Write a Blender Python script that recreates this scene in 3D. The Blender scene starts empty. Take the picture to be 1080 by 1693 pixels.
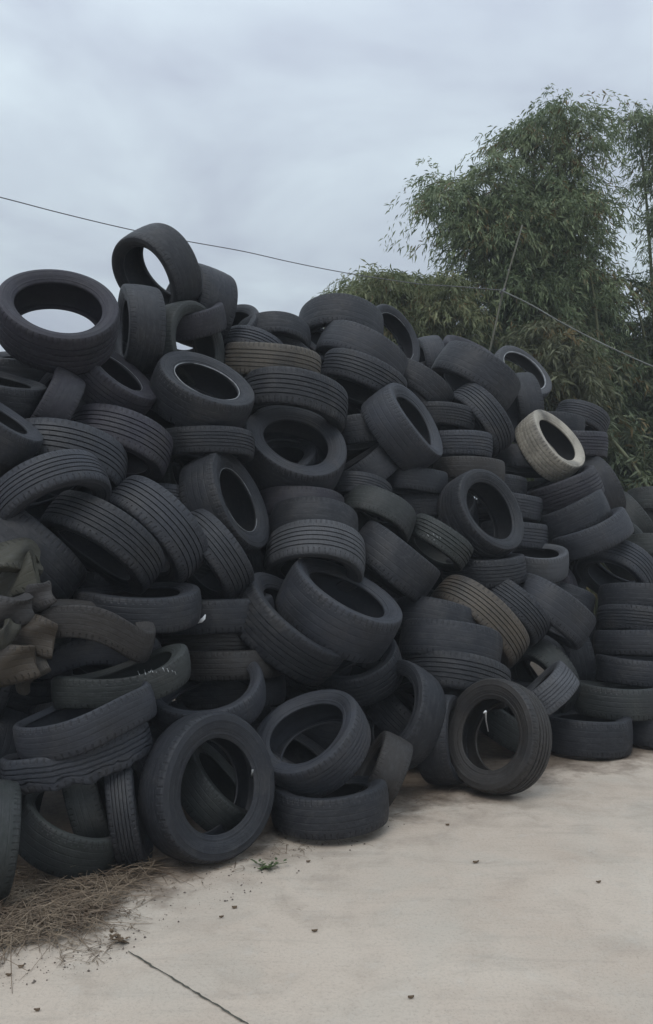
import bpy, bmesh, math, random
import numpy as np
from mathutils import Vector, Matrix
R = math.radians
random.seed(7)
RNG = np.random.default_rng(11)
scene = bpy.context.scene
col = scene.collection

# ------------------------------------------------------------------ camera
F_PX, CXP, HOR, CAM_H = 1466.0, 540.0, 862.0, 1.55
PITCH = math.atan((HOR - 846.5) / F_PX)
cam_d = bpy.data.cameras.new("camera")
cam = bpy.data.objects.new("camera", cam_d)
col.objects.link(cam)
cam_d.sensor_fit = 'VERTICAL'
cam_d.angle = 2 * math.atan(846.5 / F_PX)
cam_d.sensor_height = 24.0
cam_d.lens = 12.0 / math.tan(math.atan(846.5 / F_PX))
cam_d.clip_end = 600
cam.location = (0, 0, CAM_H)
cam.rotation_euler = (R(90) + PITCH, 0, 0)
scene.camera = cam

# ------------------------------------------------------------------ exposure
scene.view_settings.view_transform = 'Standard'
scene.view_settings.look = 'None'
scene.view_settings.gamma = 1.0
scene.view_settings.use_curve_mapping = False
scene.view_settings.exposure = 0.0

# ------------------------------------------------------------------ sky and sun
SUN_EL, SUN_ROT = R(55), R(200)
world = bpy.data.worlds.new("World")
scene.world = world
world.use_nodes = True
wn, wl = world.node_tree.nodes, world.node_tree.links
wn.clear()
wout = wn.new('ShaderNodeOutputWorld')
bg = wn.new('ShaderNodeBackground')
bg.inputs['Strength'].default_value = 0.1
wl.new(bg.outputs[0], wout.inputs['Surface'])
sky = wn.new('ShaderNodeTexSky')
sky.sky_type = 'NISHITA'
sky.sun_disc = False
sky.sun_elevation = SUN_EL
sky.sun_rotation = SUN_ROT
sky.dust_density = 4.0
tc = wn.new('ShaderNodeTexCoord')
sep = wn.new('ShaderNodeSeparateXYZ')
wl.new(tc.outputs['Generated'], sep.inputs[0])

def wmath(op, a, b=None, clamp=False):
    n = wn.new('ShaderNodeMath'); n.operation = op; n.use_clamp = clamp
    for i, v in enumerate((a, b)):
        if v is None: continue
        if isinstance(v, (int, float)): n.inputs[i].default_value = v
        else: wl.new(v, n.inputs[i])
    return n.outputs[0]
zc = wmath('ADD', wmath('MAXIMUM', sep.outputs['Z'], 0.0), 0.18)
comb = wn.new('ShaderNodeCombineXYZ')
wl.new(wmath('DIVIDE', sep.outputs['X'], zc), comb.inputs[0])
wl.new(wmath('DIVIDE', sep.outputs['Y'], zc), comb.inputs[1])
n1 = wn.new('ShaderNodeTexNoise'); n1.inputs['Scale'].default_value = 1.7
n1.inputs['Detail'].default_value = 5; n1.inputs['Roughness'].default_value = 0.5; n1.inputs['Distortion'].default_value = 0.35
wl.new(comb.outputs[0], n1.inputs['Vector'])
ramp = wn.new('ShaderNodeValToRGB')
ramp.color_ramp.elements[0].position = 0.36; ramp.color_ramp.elements[0].color = (0.395, 0.440, 0.525, 1)
ramp.color_ramp.elements[1].position = 0.64; ramp.color_ramp.elements[1].color = (0.570, 0.655, 0.715, 1)
wl.new(n1.outputs['Fac'], ramp.inputs[0])
# an overcast sky is brighter towards the zenith
el = wmath('MULTIPLY', wmath('POWER', wmath('MAXIMUM', sep.outputs['Z'], 0.0), 1.6), 16.0)
gain = wmath("ADD", el, 9.8)
vm = wn.new('ShaderNodeVectorMath'); vm.operation = 'SCALE'
wl.new(ramp.outputs[0], vm.inputs[0]); wl.new(gain, vm.inputs['Scale'])
mixs = wn.new('ShaderNodeMix'); mixs.data_type = 'RGBA'
mixs.inputs['Factor'].default_value = 0.92
wl.new(sky.outputs[0], mixs.inputs['A']); wl.new(vm.outputs[0], mixs.inputs['B'])
wl.new(mixs.outputs['Result'], bg.inputs['Color'])

sun_d = bpy.data.lights.new("sun", 'SUN')
sun_d.energy = 1.0; sun_d.angle = R(30); sun_d.color = (1.0, 0.95, 0.88)
sun = bpy.data.objects.new("sun", sun_d); col.objects.link(sun)
sdir = Vector((math.sin(SUN_ROT) * math.cos(SUN_EL), math.cos(SUN_ROT) * math.cos(SUN_EL), math.sin(SUN_EL)))
sun.rotation_euler = sdir.to_track_quat('Z', 'Y').to_euler()
sun.location = (0, -5, 20)

# ------------------------------------------------------------------ helpers
def at(px, py, depth):
    """the point at a given distance ahead whose bearing was measured in the photograph"""
    x = (px - CXP) / F_PX; z = (846.5 - py) / F_PX
    return Vector((x * depth, (math.cos(PITCH) - z * math.sin(PITCH)) * depth,
                   CAM_H + (math.sin(PITCH) + z * math.cos(PITCH)) * depth))
def ground_at(px, py):
    p = at(px, py, 1.0); k = CAM_H / (CAM_H - p.z)
    return Vector((p.x * k, p.y * k, 0))
def tag(o, label=None, cat=None, group=None, kind=None):
    if label: o["label"] = label
    if cat: o["category"] = cat
    if group: o["group"] = group
    if kind: o["kind"] = kind
    return o
def empty(name, loc=(0, 0, 0)):
    o = bpy.data.objects.new(name, None); o.empty_display_size = 0.1
    col.objects.link(o); o.location = loc
    return o
def mesh_np(name, V, Fc, mat, smooth=True):
    me = bpy.data.meshes.new(name)
    me.from_pydata([tuple(v) for v in V], [], [tuple(int(i) for i in f) for f in Fc])
    me.update()
    if smooth: me.polygons.foreach_set('use_smooth', [True] * len(me.polygons))
    if mat: me.materials.append(mat)
    return me
def link(name, me, parent=None):
    o = bpy.data.objects.new(name, me); col.objects.link(o)
    if parent: o.parent = parent
    return o
def tube(pts, rad, seg=6, cap=True):
    V, Fc = [], []
    n = len(pts)
    rads = rad if hasattr(rad, '__len__') else [rad] * n
    prev = None
    for i, p in enumerate(pts):
        t = (Vector(pts[min(i + 1, n - 1)]) - Vector(pts[max(i - 1, 0)])).normalized()
        if prev is None:
            e = Vector((0, 0, 1)) if abs(t.z) < .9 else Vector((1, 0, 0))
            a = t.cross(e).normalized()
        else:
            a = (prev - t * prev.dot(t)).normalized()
        prev = a; b = t.cross(a)
        for k in range(seg):
            an = 2 * math.pi * k / seg
            V.append(Vector(p) + (a * math.cos(an) + b * math.sin(an)) * rads[i])
    for i in range(n - 1):
        for k in range(seg):
            k2 = (k + 1) % seg
            Fc.append((i * seg + k, i * seg + k2, (i + 1) * seg + k2, (i + 1) * seg + k))
    if cap:
        Fc.append(tuple(range(seg - 1, -1, -1))); Fc.append(tuple((n - 1) * seg + k for k in range(seg)))
    return V, Fc
class Nodes:
    def __init__(s, name):
        s.m = bpy.data.materials.new(name); s.m.use_nodes = True
        s.n, s.l = s.m.node_tree.nodes, s.m.node_tree.links
        s.n.clear()
        s.out = s.n.new('ShaderNodeOutputMaterial')
        s.b = s.n.new('ShaderNodeBsdfPrincipled')
        s.l.new(s.b.outputs[0], s.out.inputs[0])
    def put(s, sock, v):
        if isinstance(v, bpy.types.NodeSocket): s.l.new(v, sock)
        else: sock.default_value = v
    def math(s, op, a, b=0.0, c=None, clamp=False):
        n = s.n.new('ShaderNodeMath'); n.operation = op; n.use_clamp = clamp
        s.put(n.inputs[0], a); s.put(n.inputs[1], b)
        if c is not None: s.put(n.inputs[2], c)
        return n.outputs[0]
    def noise(s, vec, scale, detail=4, rough=.5, dist=0, w=None):
        n = s.n.new('ShaderNodeTexNoise')
        if w is not None: n.noise_dimensions = '4D'; s.put(n.inputs['W'], w)
        n.inputs['Scale'].default_value = scale; n.inputs['Detail'].default_value = detail
        n.inputs['Roughness'].default_value = rough; n.inputs['Distortion'].default_value = dist
        s.l.new(vec, n.inputs['Vector'])
        return n.outputs['Fac']
    def ramp(s, fac, p0, p1, c0=(0, 0, 0, 1), c1=(1, 1, 1, 1)):
        n = s.n.new('ShaderNodeValToRGB')
        n.color_ramp.elements[0].position = p0; n.color_ramp.elements[0].color = c0
        n.color_ramp.elements[1].position = p1; n.color_ramp.elements[1].color = c1
        s.put(n.inputs[0], fac)
        return n.outputs[0]
    def mix(s, f, a, b, mode='MIX'):
        n = s.n.new('ShaderNodeMix'); n.data_type = 'RGBA'; n.blend_type = mode
        s.put(n.inputs['Factor'], f); s.put(n.inputs['A'], a); s.put(n.inputs['B'], b)
        return n.outputs['Result']
    def coord(s, which='Object'):
        return s.n.new('ShaderNodeTexCoord').outputs[which]
    def bump(s, h, strength, dist=.01, normal=None):
        n = s.n.new('ShaderNodeBump'); n.inputs['Strength'].default_value = strength
        n.inputs['Distance'].default_value = dist; s.l.new(h, n.inputs['Height'])
        if normal: s.l.new(normal, n.inputs['Normal'])
        return n.outputs[0]

# ------------------------------------------------------------------ materials
def rubber(kind):
    N = Nodes('rubber_' + kind)
    info = N.n.new('ShaderNodeObjectInfo')
    oc = N.coord('Object'); w = N.math('MULTIPLY', info.outputs['Random'], 40.0)
    uv = N.coord('UV')
    su = N.n.new('ShaderNodeSeparateXYZ'); N.l.new(uv, su.inputs[0]); U, Vv = su.outputs[0], su.outputs[1]
    big = N.noise(oc, 2.6, 5, .6, .4, w)
    fine = N.noise(oc, 26, 4, .6, 0, w)
    tone = N.math('MULTIPLY_ADD', big, 1.3, .35)
    vm = N.n.new('ShaderNodeVectorMath'); vm.operation = 'SCALE'
    N.l.new(info.outputs['Color'], vm.inputs[0]); N.l.new(tone, vm.inputs['Scale'])
    base = vm.outputs[0]
    # grime and dried mud: patches with a shape of their own
    mudn = N.noise(oc, 3.4, 8, .68, .6, N.math('ADD', w, 7.0))
    mud = N.ramp(mudn, .50, .74)
    mudc = N.ramp(fine, .3, .7, (.024, .023, .023, 1), (.075, .069, .062, 1))
    base = N.mix(N.math('MULTIPLY', mud, {'tread': .62, 'plain': .5, 'block': .62, 'side': .5, 'liner': .35}[kind]), base, mudc)
    speck = N.ramp(N.noise(oc, 60, 2, .5, 0, w), .66, .74)
    base = N.mix(N.math('MULTIPLY', speck, .22), base, (.13, .125, .12, 1))
    cv = N.n.new('ShaderNodeCombineXYZ')
    N.l.new(N.math('MULTIPLY', N.math('PINGPONG', U, .5), 26.0), cv.inputs[0]); N.l.new(N.math('MULTIPLY', Vv, 9.0 if kind != 'side' else 3.0), cv.inputs[1]); N.l.new(w, cv.inputs[2])
    streak = N.ramp(N.noise(cv.outputs[0], 1.1, 8, .72, .8), .48, .80)
    base = N.mix(N.math('MULTIPLY', streak, {'side': .3, 'liner': .15}.get(kind, .45)), base, (.085, .085, .092, 1))
    damp = N.ramp(N.noise(oc, 1.8, 4, .6, .5, N.math('ADD', w, 19.0)), .50, .68)
    base = N.mix(N.math('MULTIPLY', damp, .65), base, (.010, .011, .014, 1))
    N.b.inputs['Specular IOR Level'].default_value = .42
    nrm = None
    if kind in ('tread', 'block'):
        # lateral sipes cut across the ribs, staggered from rib to rib
        rib = N.math('FLOOR', N.math('MULTIPLY', Vv, 6.0))
        ph = N.math('MULTIPLY', rib, .37)
        nn = 64.0 if kind == 'tread' else 46.0
        slant = N.math('MULTIPLY', N.math('PINGPONG', Vv, .5), 1.6 if kind == 'tread' else 3.0)
        cell = N.math('FRACT', N.math('ADD', N.math('ADD', N.math('MULTIPLY', U, nn), slant), ph))
        d = N.math('ABSOLUTE', N.math('SUBTRACT', cell, .5))
        cut = N.ramp(d, .06 if kind == 'tread' else .10, .13 if kind == 'tread' else .2)
        wear = N.ramp(N.noise(oc, 1.6, 2, .5, 0, w), .38, .6)
        hgt = N.math('MULTIPLY', cut, N.math('MULTIPLY_ADD', wear, .8, .2))
        nrm = N.bump(hgt, .35, .004)
        base = N.mix(N.math('MULTIPLY', N.math('SUBTRACT', 1.0, cut), .2), base, (.012, .012, .013, 1))
    elif kind == 'plain':
        ln = N.math('FRACT', N.math('MULTIPLY', Vv, 6.0))
        d = N.math('ABSOLUTE', N.math('SUBTRACT', ln, .5))
        nrm = N.bump(N.ramp(d, .0, .12), .35, .003)
    elif kind == 'side':
        # serrated decorative band and concentric moulding rings
        band = N.math('MULTIPLY', N.ramp(Vv, .36, .38), N.math('SUBTRACT', 1.0, N.ramp(Vv, .60, .62)))
        ser = N.math('PINGPONG', N.math('MULTIPLY', U, 260.0), .5)
        gate = N.ramp(N.noise(oc, 3.0, 1, .5, 0, w), .46, .50)
        h = N.math('MULTIPLY', N.math('MULTIPLY', ser, band), gate)
        rings = N.ramp(N.math('ABSOLUTE', N.math('SUBTRACT', N.math('FRACT', N.math('MULTIPLY', Vv, 7.0)), .5)), .02, .10)
        nrm = N.bump(N.math('ADD', h, rings), .5, .0025)
    if kind in ('tread', 'block', 'plain'):
        # shoulder lugs
        lug = N.math('ABSOLUTE', N.math('SUBTRACT', N.math('FRACT', N.math('MULTIPLY', U, 58.0)), .5))
        lugc = N.ramp(lug, .10, .17)
        sv = N.math('ABSOLUTE', N.math('SUBTRACT', Vv, .5))
        zone = N.math('MULTIPLY', N.ramp(sv, .33, .36), N.math('SUBTRACT', 1.0, N.ramp(sv, .475, .49)))
        gap_ = N.math('MULTIPLY', N.math('SUBTRACT', 1.0, lugc), zone)
        nrm = N.bump(N.math('SUBTRACT', 1.0, gap_), .55, .008, nrm)
        base = N.mix(N.math('MULTIPLY', gap_, .35), base, (.006, .006, .007, 1))
    nrm = N.bump(N.math('ADD', fine, N.math('MULTIPLY', mud, .8)), .35, .006, nrm)
    N.l.new(nrm, N.b.inputs['Normal'])
    N.l.new(base, N.b.inputs['Base Color'])
    N.l.new(N.math('SUBTRACT', N.math('MULTIPLY_ADD', fine, .3, {'liner': .62}.get(kind, .50)), N.math('MULTIPLY', damp, .16)), N.b.inputs['Roughness'])
    return N.m
M = {k: rubber(k) for k in ('tread', 'plain', 'block', 'side', 'liner')}

def simple(name, colr, rough=.7, nscale=8, var=.35, spec=.4, bump=0.0):
    N = Nodes(name); oc = N.coord('Object')
    f = N.noise(oc, nscale, 5, .6)
    lo = tuple(c * (1 - var) for c in colr) + (1,); hi = tuple(min(1, c * (1 + var)) for c in colr) + (1,)
    N.l.new(N.ramp(f, .3, .7, lo, hi), N.b.inputs['Base Color'])
    N.b.inputs['Roughness'].default_value = rough; N.b.inputs['Specular IOR Level'].default_value = spec
    if bump: N.l.new(N.bump(f, bump, .01), N.b.inputs['Normal'])
    return N.m
M['steel'] = simple('bead_wire', (.32, .32, .33), .35, 30, .4, .5)
M['cable'] = simple('cable_sheath', (.13, .13, .14), .6, 3)
M['pole'] = simple('pole_wood', (.10, .10, .075), .75, 6, .3)
M['scrap'] = simple('white_plastic', (.72, .73, .74), .5, 20, .15)
M['mark_glint'] = simple('white_marks_and_glint', (.26, .275, .28), .7, 60, .5)
M['dead'] = simple('dead_leaf', (.11, .075, .045), .85, 30, .4)
M['weed'] = simple('weed_green', (.05, .075, .025), .7, 30, .4)

# concrete yard and bare ground
PILE_A, PILE_B = Vector((-1.38, 3.74, 0)), Vector((2.05, 6.0, 0))
pu = (PILE_B - PILE_A).normalized(); pn = Vector((-pu.y, pu.x, 0))
def ground_mat():
    N = Nodes('concrete_and_dirt'); oc = N.coord('Object')
    g = N.noise(oc, .9, 6, .6, .5); m = N.noise(oc, 4.5, 7, .62, .3); f = N.noise(oc, 70, 5, .7)
    base = N.mix(N.ramp(g, .3, .7), (.445, .368, .298, 1), (.540, .472, .395, 1))
    base = N.mix(N.math('MULTIPLY', N.ramp(N.noise(oc, 1.7, 5, .6, .8), .45, .75), .5), base, (.41, .395, .345, 1))
    base = N.mix(N.math('MULTIPLY', N.ramp(m, .50, .78), .40), base, (.255, .215, .175, 1))
    base = N.mix(N.math('MULTIPLY', N.ramp(N.noise(oc, 9, 6, .7, .4), .56, .8), .35), base, (.56, .54, .49, 1))
    base = N.mix(N.math('MULTIPLY', N.ramp(f, .50, .8), .45), base, (.20, .175, .145, 1))
    pit = N.ramp(N.noise(oc, 150, 3, .6), .60, .68)
    base = N.mix(N.math('MULTIPLY', pit, .35), base, (.16, .14, .12, 1))
    scuff_v = N.n.new('ShaderNodeMapping'); scuff_v.inputs['Scale'].default_value = (1.2, 9, 1); scuff_v.inputs['Rotation'].default_value = (0, 0, .5)
    N.l.new(oc, scuff_v.inputs[0])
    base = N.mix(N.math('MULTIPLY', N.ramp(N.noise(scuff_v.outputs[0], 1.6, 6, .65, .4), .54, .72), .22), base, (.20, .185, .165, 1))
    st = N.ramp(N.noise(oc, 22, 5, .7, .5), .69, .75)
    base = N.mix(N.math('MULTIPLY', st, .5), base, (.17, .14, .11, 1))
    # earth washed out from under the pile: follows the pile's foot with a ragged edge
    sp = N.n.new('ShaderNodeSeparateXYZ'); N.l.new(oc, sp.inputs[0])
    dist = N.math('ADD', N.math('MULTIPLY', sp.outputs[0], pn.x), N.math('MULTIPLY', sp.outputs[1], pn.y))
    dist = N.math('SUBTRACT', dist, PILE_A.x * pn.x + PILE_A.y * pn.y)
    along = N.math('ADD', N.math('MULTIPLY', sp.outputs[0], pu.x), N.math('MULTIPLY', sp.outputs[1], pu.y))
    along = N.math('SUBTRACT', along, PILE_A.x * pu.x + PILE_A.y * pu.y)
    spread = N.math('MULTIPLY', N.ramp(along, .05, .95, (1, 1, 1, 1), (0, 0, 0, 1)), .40)
    edge = N.math('ADD', N.math('ADD', dist, N.math('MULTIPLY', N.math('SUBTRACT', m, .5), .75)), spread)
    edge = N.math('ADD', edge, N.math('MULTIPLY', N.math('SUBTRACT', N.noise(oc, 14, 5, .6), .5), .3))
    dirt = N.ramp(N.math('ADD', edge, .66), .36, .68)
    dcol = N.mix(N.ramp(N.noise(oc, 16, 6, .7), .3, .7), (.085, .062, .045, 1), (.190, .150, .115, 1))
    farm = N.ramp(N.math('ADD', N.math('MULTIPLY', N.math('ADD', dist, 1.5), .5), N.math('MULTIPLY', N.math('SUBTRACT', g, .5), 1.6)), .25, .85)
    base = N.mix(N.math('MULTIPLY', farm, N.math('MULTIPLY', N.ramp(m, .40, .62), .55)), base, (.215, .165, .125, 1))
    base = N.mix(N.math('MULTIPLY', dirt, .92), base, dcol)
    N.l.new(base, N.b.inputs['Base Color'])
    N.b.inputs['Roughness'].default_value = .85; N.b.inputs['Specular IOR Level'].default_value = .25
    h = N.math('ADD', N.math('MULTIPLY', m, .6), N.math('MULTIPLY', f, .35))
    h = N.math('ADD', h, N.math('MULTIPLY', dirt, N.math('MULTIPLY', N.noise(oc, 30, 5, .7), 1.5)))
    N.l.new(N.bump(h, .45, .02), N.b.inputs['Normal'])
    return N.m
M['ground'] = ground_mat()

def leaf_mat(name, c0, c1, dead=(.16, .12, .05)):
    N = Nodes(name)
    a = N.n.new('ShaderNodeAttribute'); a.attribute_name = 'rnd'
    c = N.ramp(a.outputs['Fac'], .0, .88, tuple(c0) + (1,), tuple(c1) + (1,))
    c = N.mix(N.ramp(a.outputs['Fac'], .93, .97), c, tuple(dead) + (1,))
    N.l.new(c, N.b.inputs['Base Color'])
    N.b.inputs['Roughness'].default_value = .55; N.b.inputs['Specular IOR Level'].default_value = .35
    tr = N.n.new('ShaderNodeBsdfTranslucent'); N.l.new(c, tr.inputs[0])
    mx = N.n.new('ShaderNodeMixShader'); mx.inputs[0].default_value = .3
    N.l.new(N.b.outputs[0], mx.inputs[1]); N.l.new(tr.outputs[0], mx.inputs[2]); N.l.new(mx.outputs[0], N.out.inputs[0])
    return N.m
M['leaf_a'] = leaf_mat('bamboo_leaf', (.085, .125, .060), (.250, .300, .165))
M['leaf_b'] = leaf_mat('bamboo_leaf_yellowing', (.120, .150, .070), (.260, .280, .150))
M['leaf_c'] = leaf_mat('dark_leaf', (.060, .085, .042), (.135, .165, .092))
M['leaf_d'] = leaf_mat('frond_leaf', (.075, .085, .045), (.150, .160, .090))
M['culm'] = simple('bamboo_culm', (.13, .14, .075), .5, 5, .35)

# ------------------------------------------------------------------ ground
def ground():
    S = 160
    bm = bmesh.new()
    xs = [-S, -20, -6, 6, 20, S]; ys = [-40, -6, 0, 8, 24, 240]
    g = [[bm.verts.new((x, y, 0)) for x in xs] for y in ys]
    for j in range(5):
        for i in range(5): bm.faces.new((g[j][i], g[j][i + 1], g[j + 1][i + 1], g[j + 1][i]))
    me = bpy.data.meshes.new('ground'); bm.to_mesh(me); me.materials.append(M['ground'])
    tag(link('ground', me), kind='structure')
ground()
def joint(name, pts, w):
    V, Fc = [], []
    for i, p in enumerate(pts):
        t = (pts[min(i + 1, len(pts) - 1)] - pts[max(0, i - 1)]).normalized(); q = Vector((-t.y, t.x, 0))
        ww = w * random.uniform(.5, 1.4)
        V += [p + q * ww + Vector((0, 0, .004)), p - q * ww + Vector((0, 0, .004))]
    for i in range(len(pts) - 1): Fc.append((2 * i, 2 * i + 1, 2 * i + 3, 2 * i + 2))
    tag(link(name, mesh_np(name, V, Fc, M['crack'], False)), kind='structure')
M['crack'] = simple('joint_dirt', (.07, .068, .055), .95, 40, .5)
def line_pts(a, b, n, jit):
    out = []
    for i in range(n):
        t = i / (n - 1); p = a.lerp(b, t); out.append(p + Vector((random.gauss(0, jit), random.gauss(0, jit), 0)))
    return out
ja, jb = ground_at(212, 1574), ground_at(412, 1696)
joint('expansion_joint', line_pts(ja, jb + (jb - ja) * 1.5, 90, .0016), .0032)

# ------------------------------------------------------------------ tyre geometry (unit outer diameter)
def profile(W, rim, tread, thin=False):
    """three open runs of (radius, z, v): tread, one sidewall, inner liner, for outer diameter 1"""
    h = W / 2; tw = h * .80; ri = rim / 2
    crown = lambda z: .5 - .010 * (abs(z) / tw) ** 2.2
    T = [(.470, -h * .985, 0.0), (.478, -h * .955, .02), (.4845, -h * .90, .04)]
    if tread == 'p':
        zs = np.linspace(-tw, tw, 13)
        for z in zs: T.append((crown(z) - .0015 * (int(round((z / tw + 1) * 6)) % 3 == 1), z, .1 + .8 * (z + tw) / (2 * tw)))
    else:
        ng = 5 if tread == 'r' else 4
        dep = .0125 if tread == 'r' else .015
        gw = tw * (.034 if tread == 'r' else .055)
        gc = [(-1 + 2 * (k + 1) / (ng + 1)) * tw * .94 for k in range(ng)]
        zl = -tw
        T.append((crown(-tw), -tw, .1))
        for g in gc:
            mid = (zl + g - gw) / 2
            for z, dd in ((mid, 0), (g - gw * 1.25, 0), (g - gw, .002), (g - gw * .75, dep), (g + gw * .75, dep), (g + gw, .002), (g + gw * 1.25, 0)):
                T.append((crown(z) - dd, z, .1 + .8 * (z + tw) / (2 * tw)))
            zl = g + gw
        T.append((crown(tw * .97), tw * .9, .86)); T.append((crown(tw), tw, .9))
    T += [(.4845, h * .90, .96), (.478, h * .955, .98), (.470, h * .985, 1.0)]
    sh = .470 - ri
    S = [(.470, h * .985, 0.), (.470 - sh * .10, h * 1.0, .1), (.470 - sh * .20, h * 1.0, .2), (.470 - sh * .22, h * 1.012, .22),
         (.470 - sh * .27, h * 1.012, .27), (.470 - sh * .29, h * .998, .29), (.470 - sh * .45, h * .985, .45), (.470 - sh * .62, h * .93, .62),
         (.470 - sh * .75, h * .865, .75), (.470 - sh * .78, h * .875, .78), (.470 - sh * .84, h * .855, .84), (.470 - sh * .86, h * .825, .86),
         (.470 - sh * .95, h * .79, .95), (ri, h * .755, .98), (ri - .002, h * .70, 1.0), (ri + .004, h * .64, 1.04)]
    I = [(ri + .004, h * .64, 0.), (ri + .02, h * .66, .05), (ri + sh * .25, h * .74, .15), (ri + sh * .5, h * .86, .22), (.446, h * .86, .3),
         (.462, h * .70, .36), (.470, h * .4, .42), (.472, 0, .5)]
    I = I + [(r, -z, 1 - v) for r, z, v in I[-2::-1]]
    return T, S, I
def lathe(prof, seg, a0=0.0, a1=2 * math.pi, flip=False, deform=None):
    full = abs(a1 - a0 - 2 * math.pi) < 1e-6
    na = seg if full else seg + 1
    V, Fc, UV = [], [], []
    m = len(prof)
    for i in range(na):
        an = a0 + (a1 - a0) * i / seg
        c, s = math.cos(an), math.sin(an)
        for r, z, v in prof:
            p = (r * c, r * s, z)
            V.append(deform(*p) if deform else p)
    for i in range(seg):
        j = (i + 1) % na
        for k in range(m - 1):
            f = (i * m + k, j * m + k, j * m + k + 1, i * m + k + 1)
            u0, u1 = (a0 + (a1 - a0) * i / seg) / (2 * math.pi), (a0 + (a1 - a0) * (i + 1) / seg) / (2 * math.pi)
            uv = [(u0, prof[k][2]), (u1, prof[k][2]), (u1, prof[k + 1][2]), (u0, prof[k + 1][2])]
            if flip: f = f[::-1]; uv = uv[::-1]
            Fc.append(f); UV += uv
    return V, Fc, UV
def lathe_mesh(name, prof, seg, mat, **kw):
    V, Fc, UV = lathe(prof, seg, **kw)
    me = mesh_np(name, V, Fc, mat)
    me.set_sharp_from_angle(angle=R(32))
    uvl = me.uv_layers.new(name='UVMap')
    uvl.data.foreach_set('uv', [c for p in UV for c in p])
    return me
CACHE = {}
def tyre_meshes(W, rim, tread, seg=88, arc=None, deform=None, key=None):
    k = (round(W, 2), round(rim, 2), tread, seg, arc, key)
    if k in CACHE: return CACHE[k]
    T, S, I = profile(W, rim, tread)
    a0, a1 = arc if arc else (0.0, 2 * math.pi)
    tm = M['plain'] if tread in ('p', 's') else M['tread'] if tread == 'r' else M['block']
    kw = dict(a0=a0, a1=a1, deform=deform)
    S2 = [(r, -z, v) for r, z, v in S]
    out = [('tread', lathe_mesh('tread', T, seg, tm, **kw)),
           ('sidewall', lathe_mesh('sidewall', S, seg, M['side'], **kw)),
           ('sidewall', lathe_mesh('sidewall', S2, seg, M['side'], flip=True, **kw)),
           ('inner_liner', lathe_mesh('inner_liner', I, seg, M['liner'], **kw))]
    if arc:
        # close the two sawn ends with the rubber's cross section
        outer = S2[::-1][:-1] + T + S[1:]
        inner = I
        for an in arc:
            c, s = math.cos(an), math.sin(an)
            loop = outer + inner[1:-1]
            V = [(r * c, r * s, z) for r, z, v in loop]
            # strip between outer and inner runs
            out.append(('sawn_end', end_mesh(V, len(outer), deform)))
    CACHE[k] = out
    return out
def end_mesh(V, no, deform):
    bm = bmesh.new()
    vs = [bm.verts.new(deform(*v) if deform else v) for v in V]
    f = bm.faces.new(vs)
    bmesh.ops.triangulate(bm, faces=[f])
    me = bpy.data.meshes.new('sawn_end'); bm.to_mesh(me); bm.free(); me.materials.append(M['liner'])
    return me
TINT = {'k': (.010, .012, .017), 'g': (.023, .026, .034), 'u': (.017, .016, .024), 't': (.088, .076, .060), 'w': (.33, .305, .255),
        's': (.052, .055, .062), 'b': (.060, .049, .037), 'o': (.020, .0175, .016), 'n': (.018, .022, .021)}
def basis(a, toward):
    a = Vector(a).normalized()
    x = a.cross(toward)
    x = x.normalized() if x.length > 1e-4 else a.orthogonal().normalized()
    y = a.cross(x)
    return x, y, a
def place_tyre(meshes, pos, a, D, roll, tint, label, group, oval=(1, 1), name='tyre', cat='tyre'):
    e = empty(name)
    toward = (Vector((0, 0, CAM_H)) - Vector(pos)).normalized()
    x, y, z = basis(a, toward)
    Rm = Matrix((x, y, z)).transposed() @ Matrix.Rotation(roll, 3, 'Z')
    e.matrix_world = Matrix.Translation(Vector(pos)) @ Rm.to_4x4() @ Matrix.Diagonal((D * oval[0], D * oval[1], D, 1))
    tag(e, label, cat, group)
    base = TINT[tint]; v = random.uniform(.82, 1.2)
    for nm, me in meshes:
        o = link(nm, me, e)
        if nm == 'inner_liner' and tint in 'wtbs': o.color = (.018, .018, .019, 1)
        else: o.color = (base[0] * v, base[1] * v, base[2] * v, 1)
    return e
# crushed shapes
def s1(x, y, z):
    an = math.atan2(y, x)
    return (x * 1.0, y * .42, z * (1.0 + .15 * math.sin(an)) + .045 * math.sin(2 * an + .9) + .10 * x)
def s2(x, y, z):
    an = math.atan2(y, x)
    return (x * 1.0, y * .5, z * .9 - .05 * math.cos(2 * an + .3) + .02 * math.sin(3 * an))
def s3(x, y, z):
    return (x, y * .66 * (1 + .12 * math.cos(2 * x * 3)), z + .03 * math.sin(x * 5))
def s4(x, y, z):
    from mathutils import noise
    nz = noise.noise(Vector((x * 9, y * 9, 3.0))) + .6 * noise.noise(Vector((x * 27, y * 27, 1.0)))
    j = .030 * nz if z < -.04 else .006 * nz
    return (x * (1 + .02 * math.sin(y * 20)), y * .64, z + j - .03 * math.cos(x * 4))
def warp(a, b, ph):
    def f(x, y, z):
        an = math.atan2(y, x)
        k = 1 + a * math.cos(2 * an + ph) + a * .5 * math.cos(3 * an + 2 * ph)
        return (x * k, y * k, z * (1 + a * math.sin(an + ph)) + b * math.sin(2 * an + 2.1 * ph))
    return f
WARP = [warp(.010, .008, .3), warp(.018, .016, 1.7), warp(.024, .010, 4.0)]
SPEC = {'S1': s1, 'S2': s2, 'S3': s3, 'S4': s4}

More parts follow.
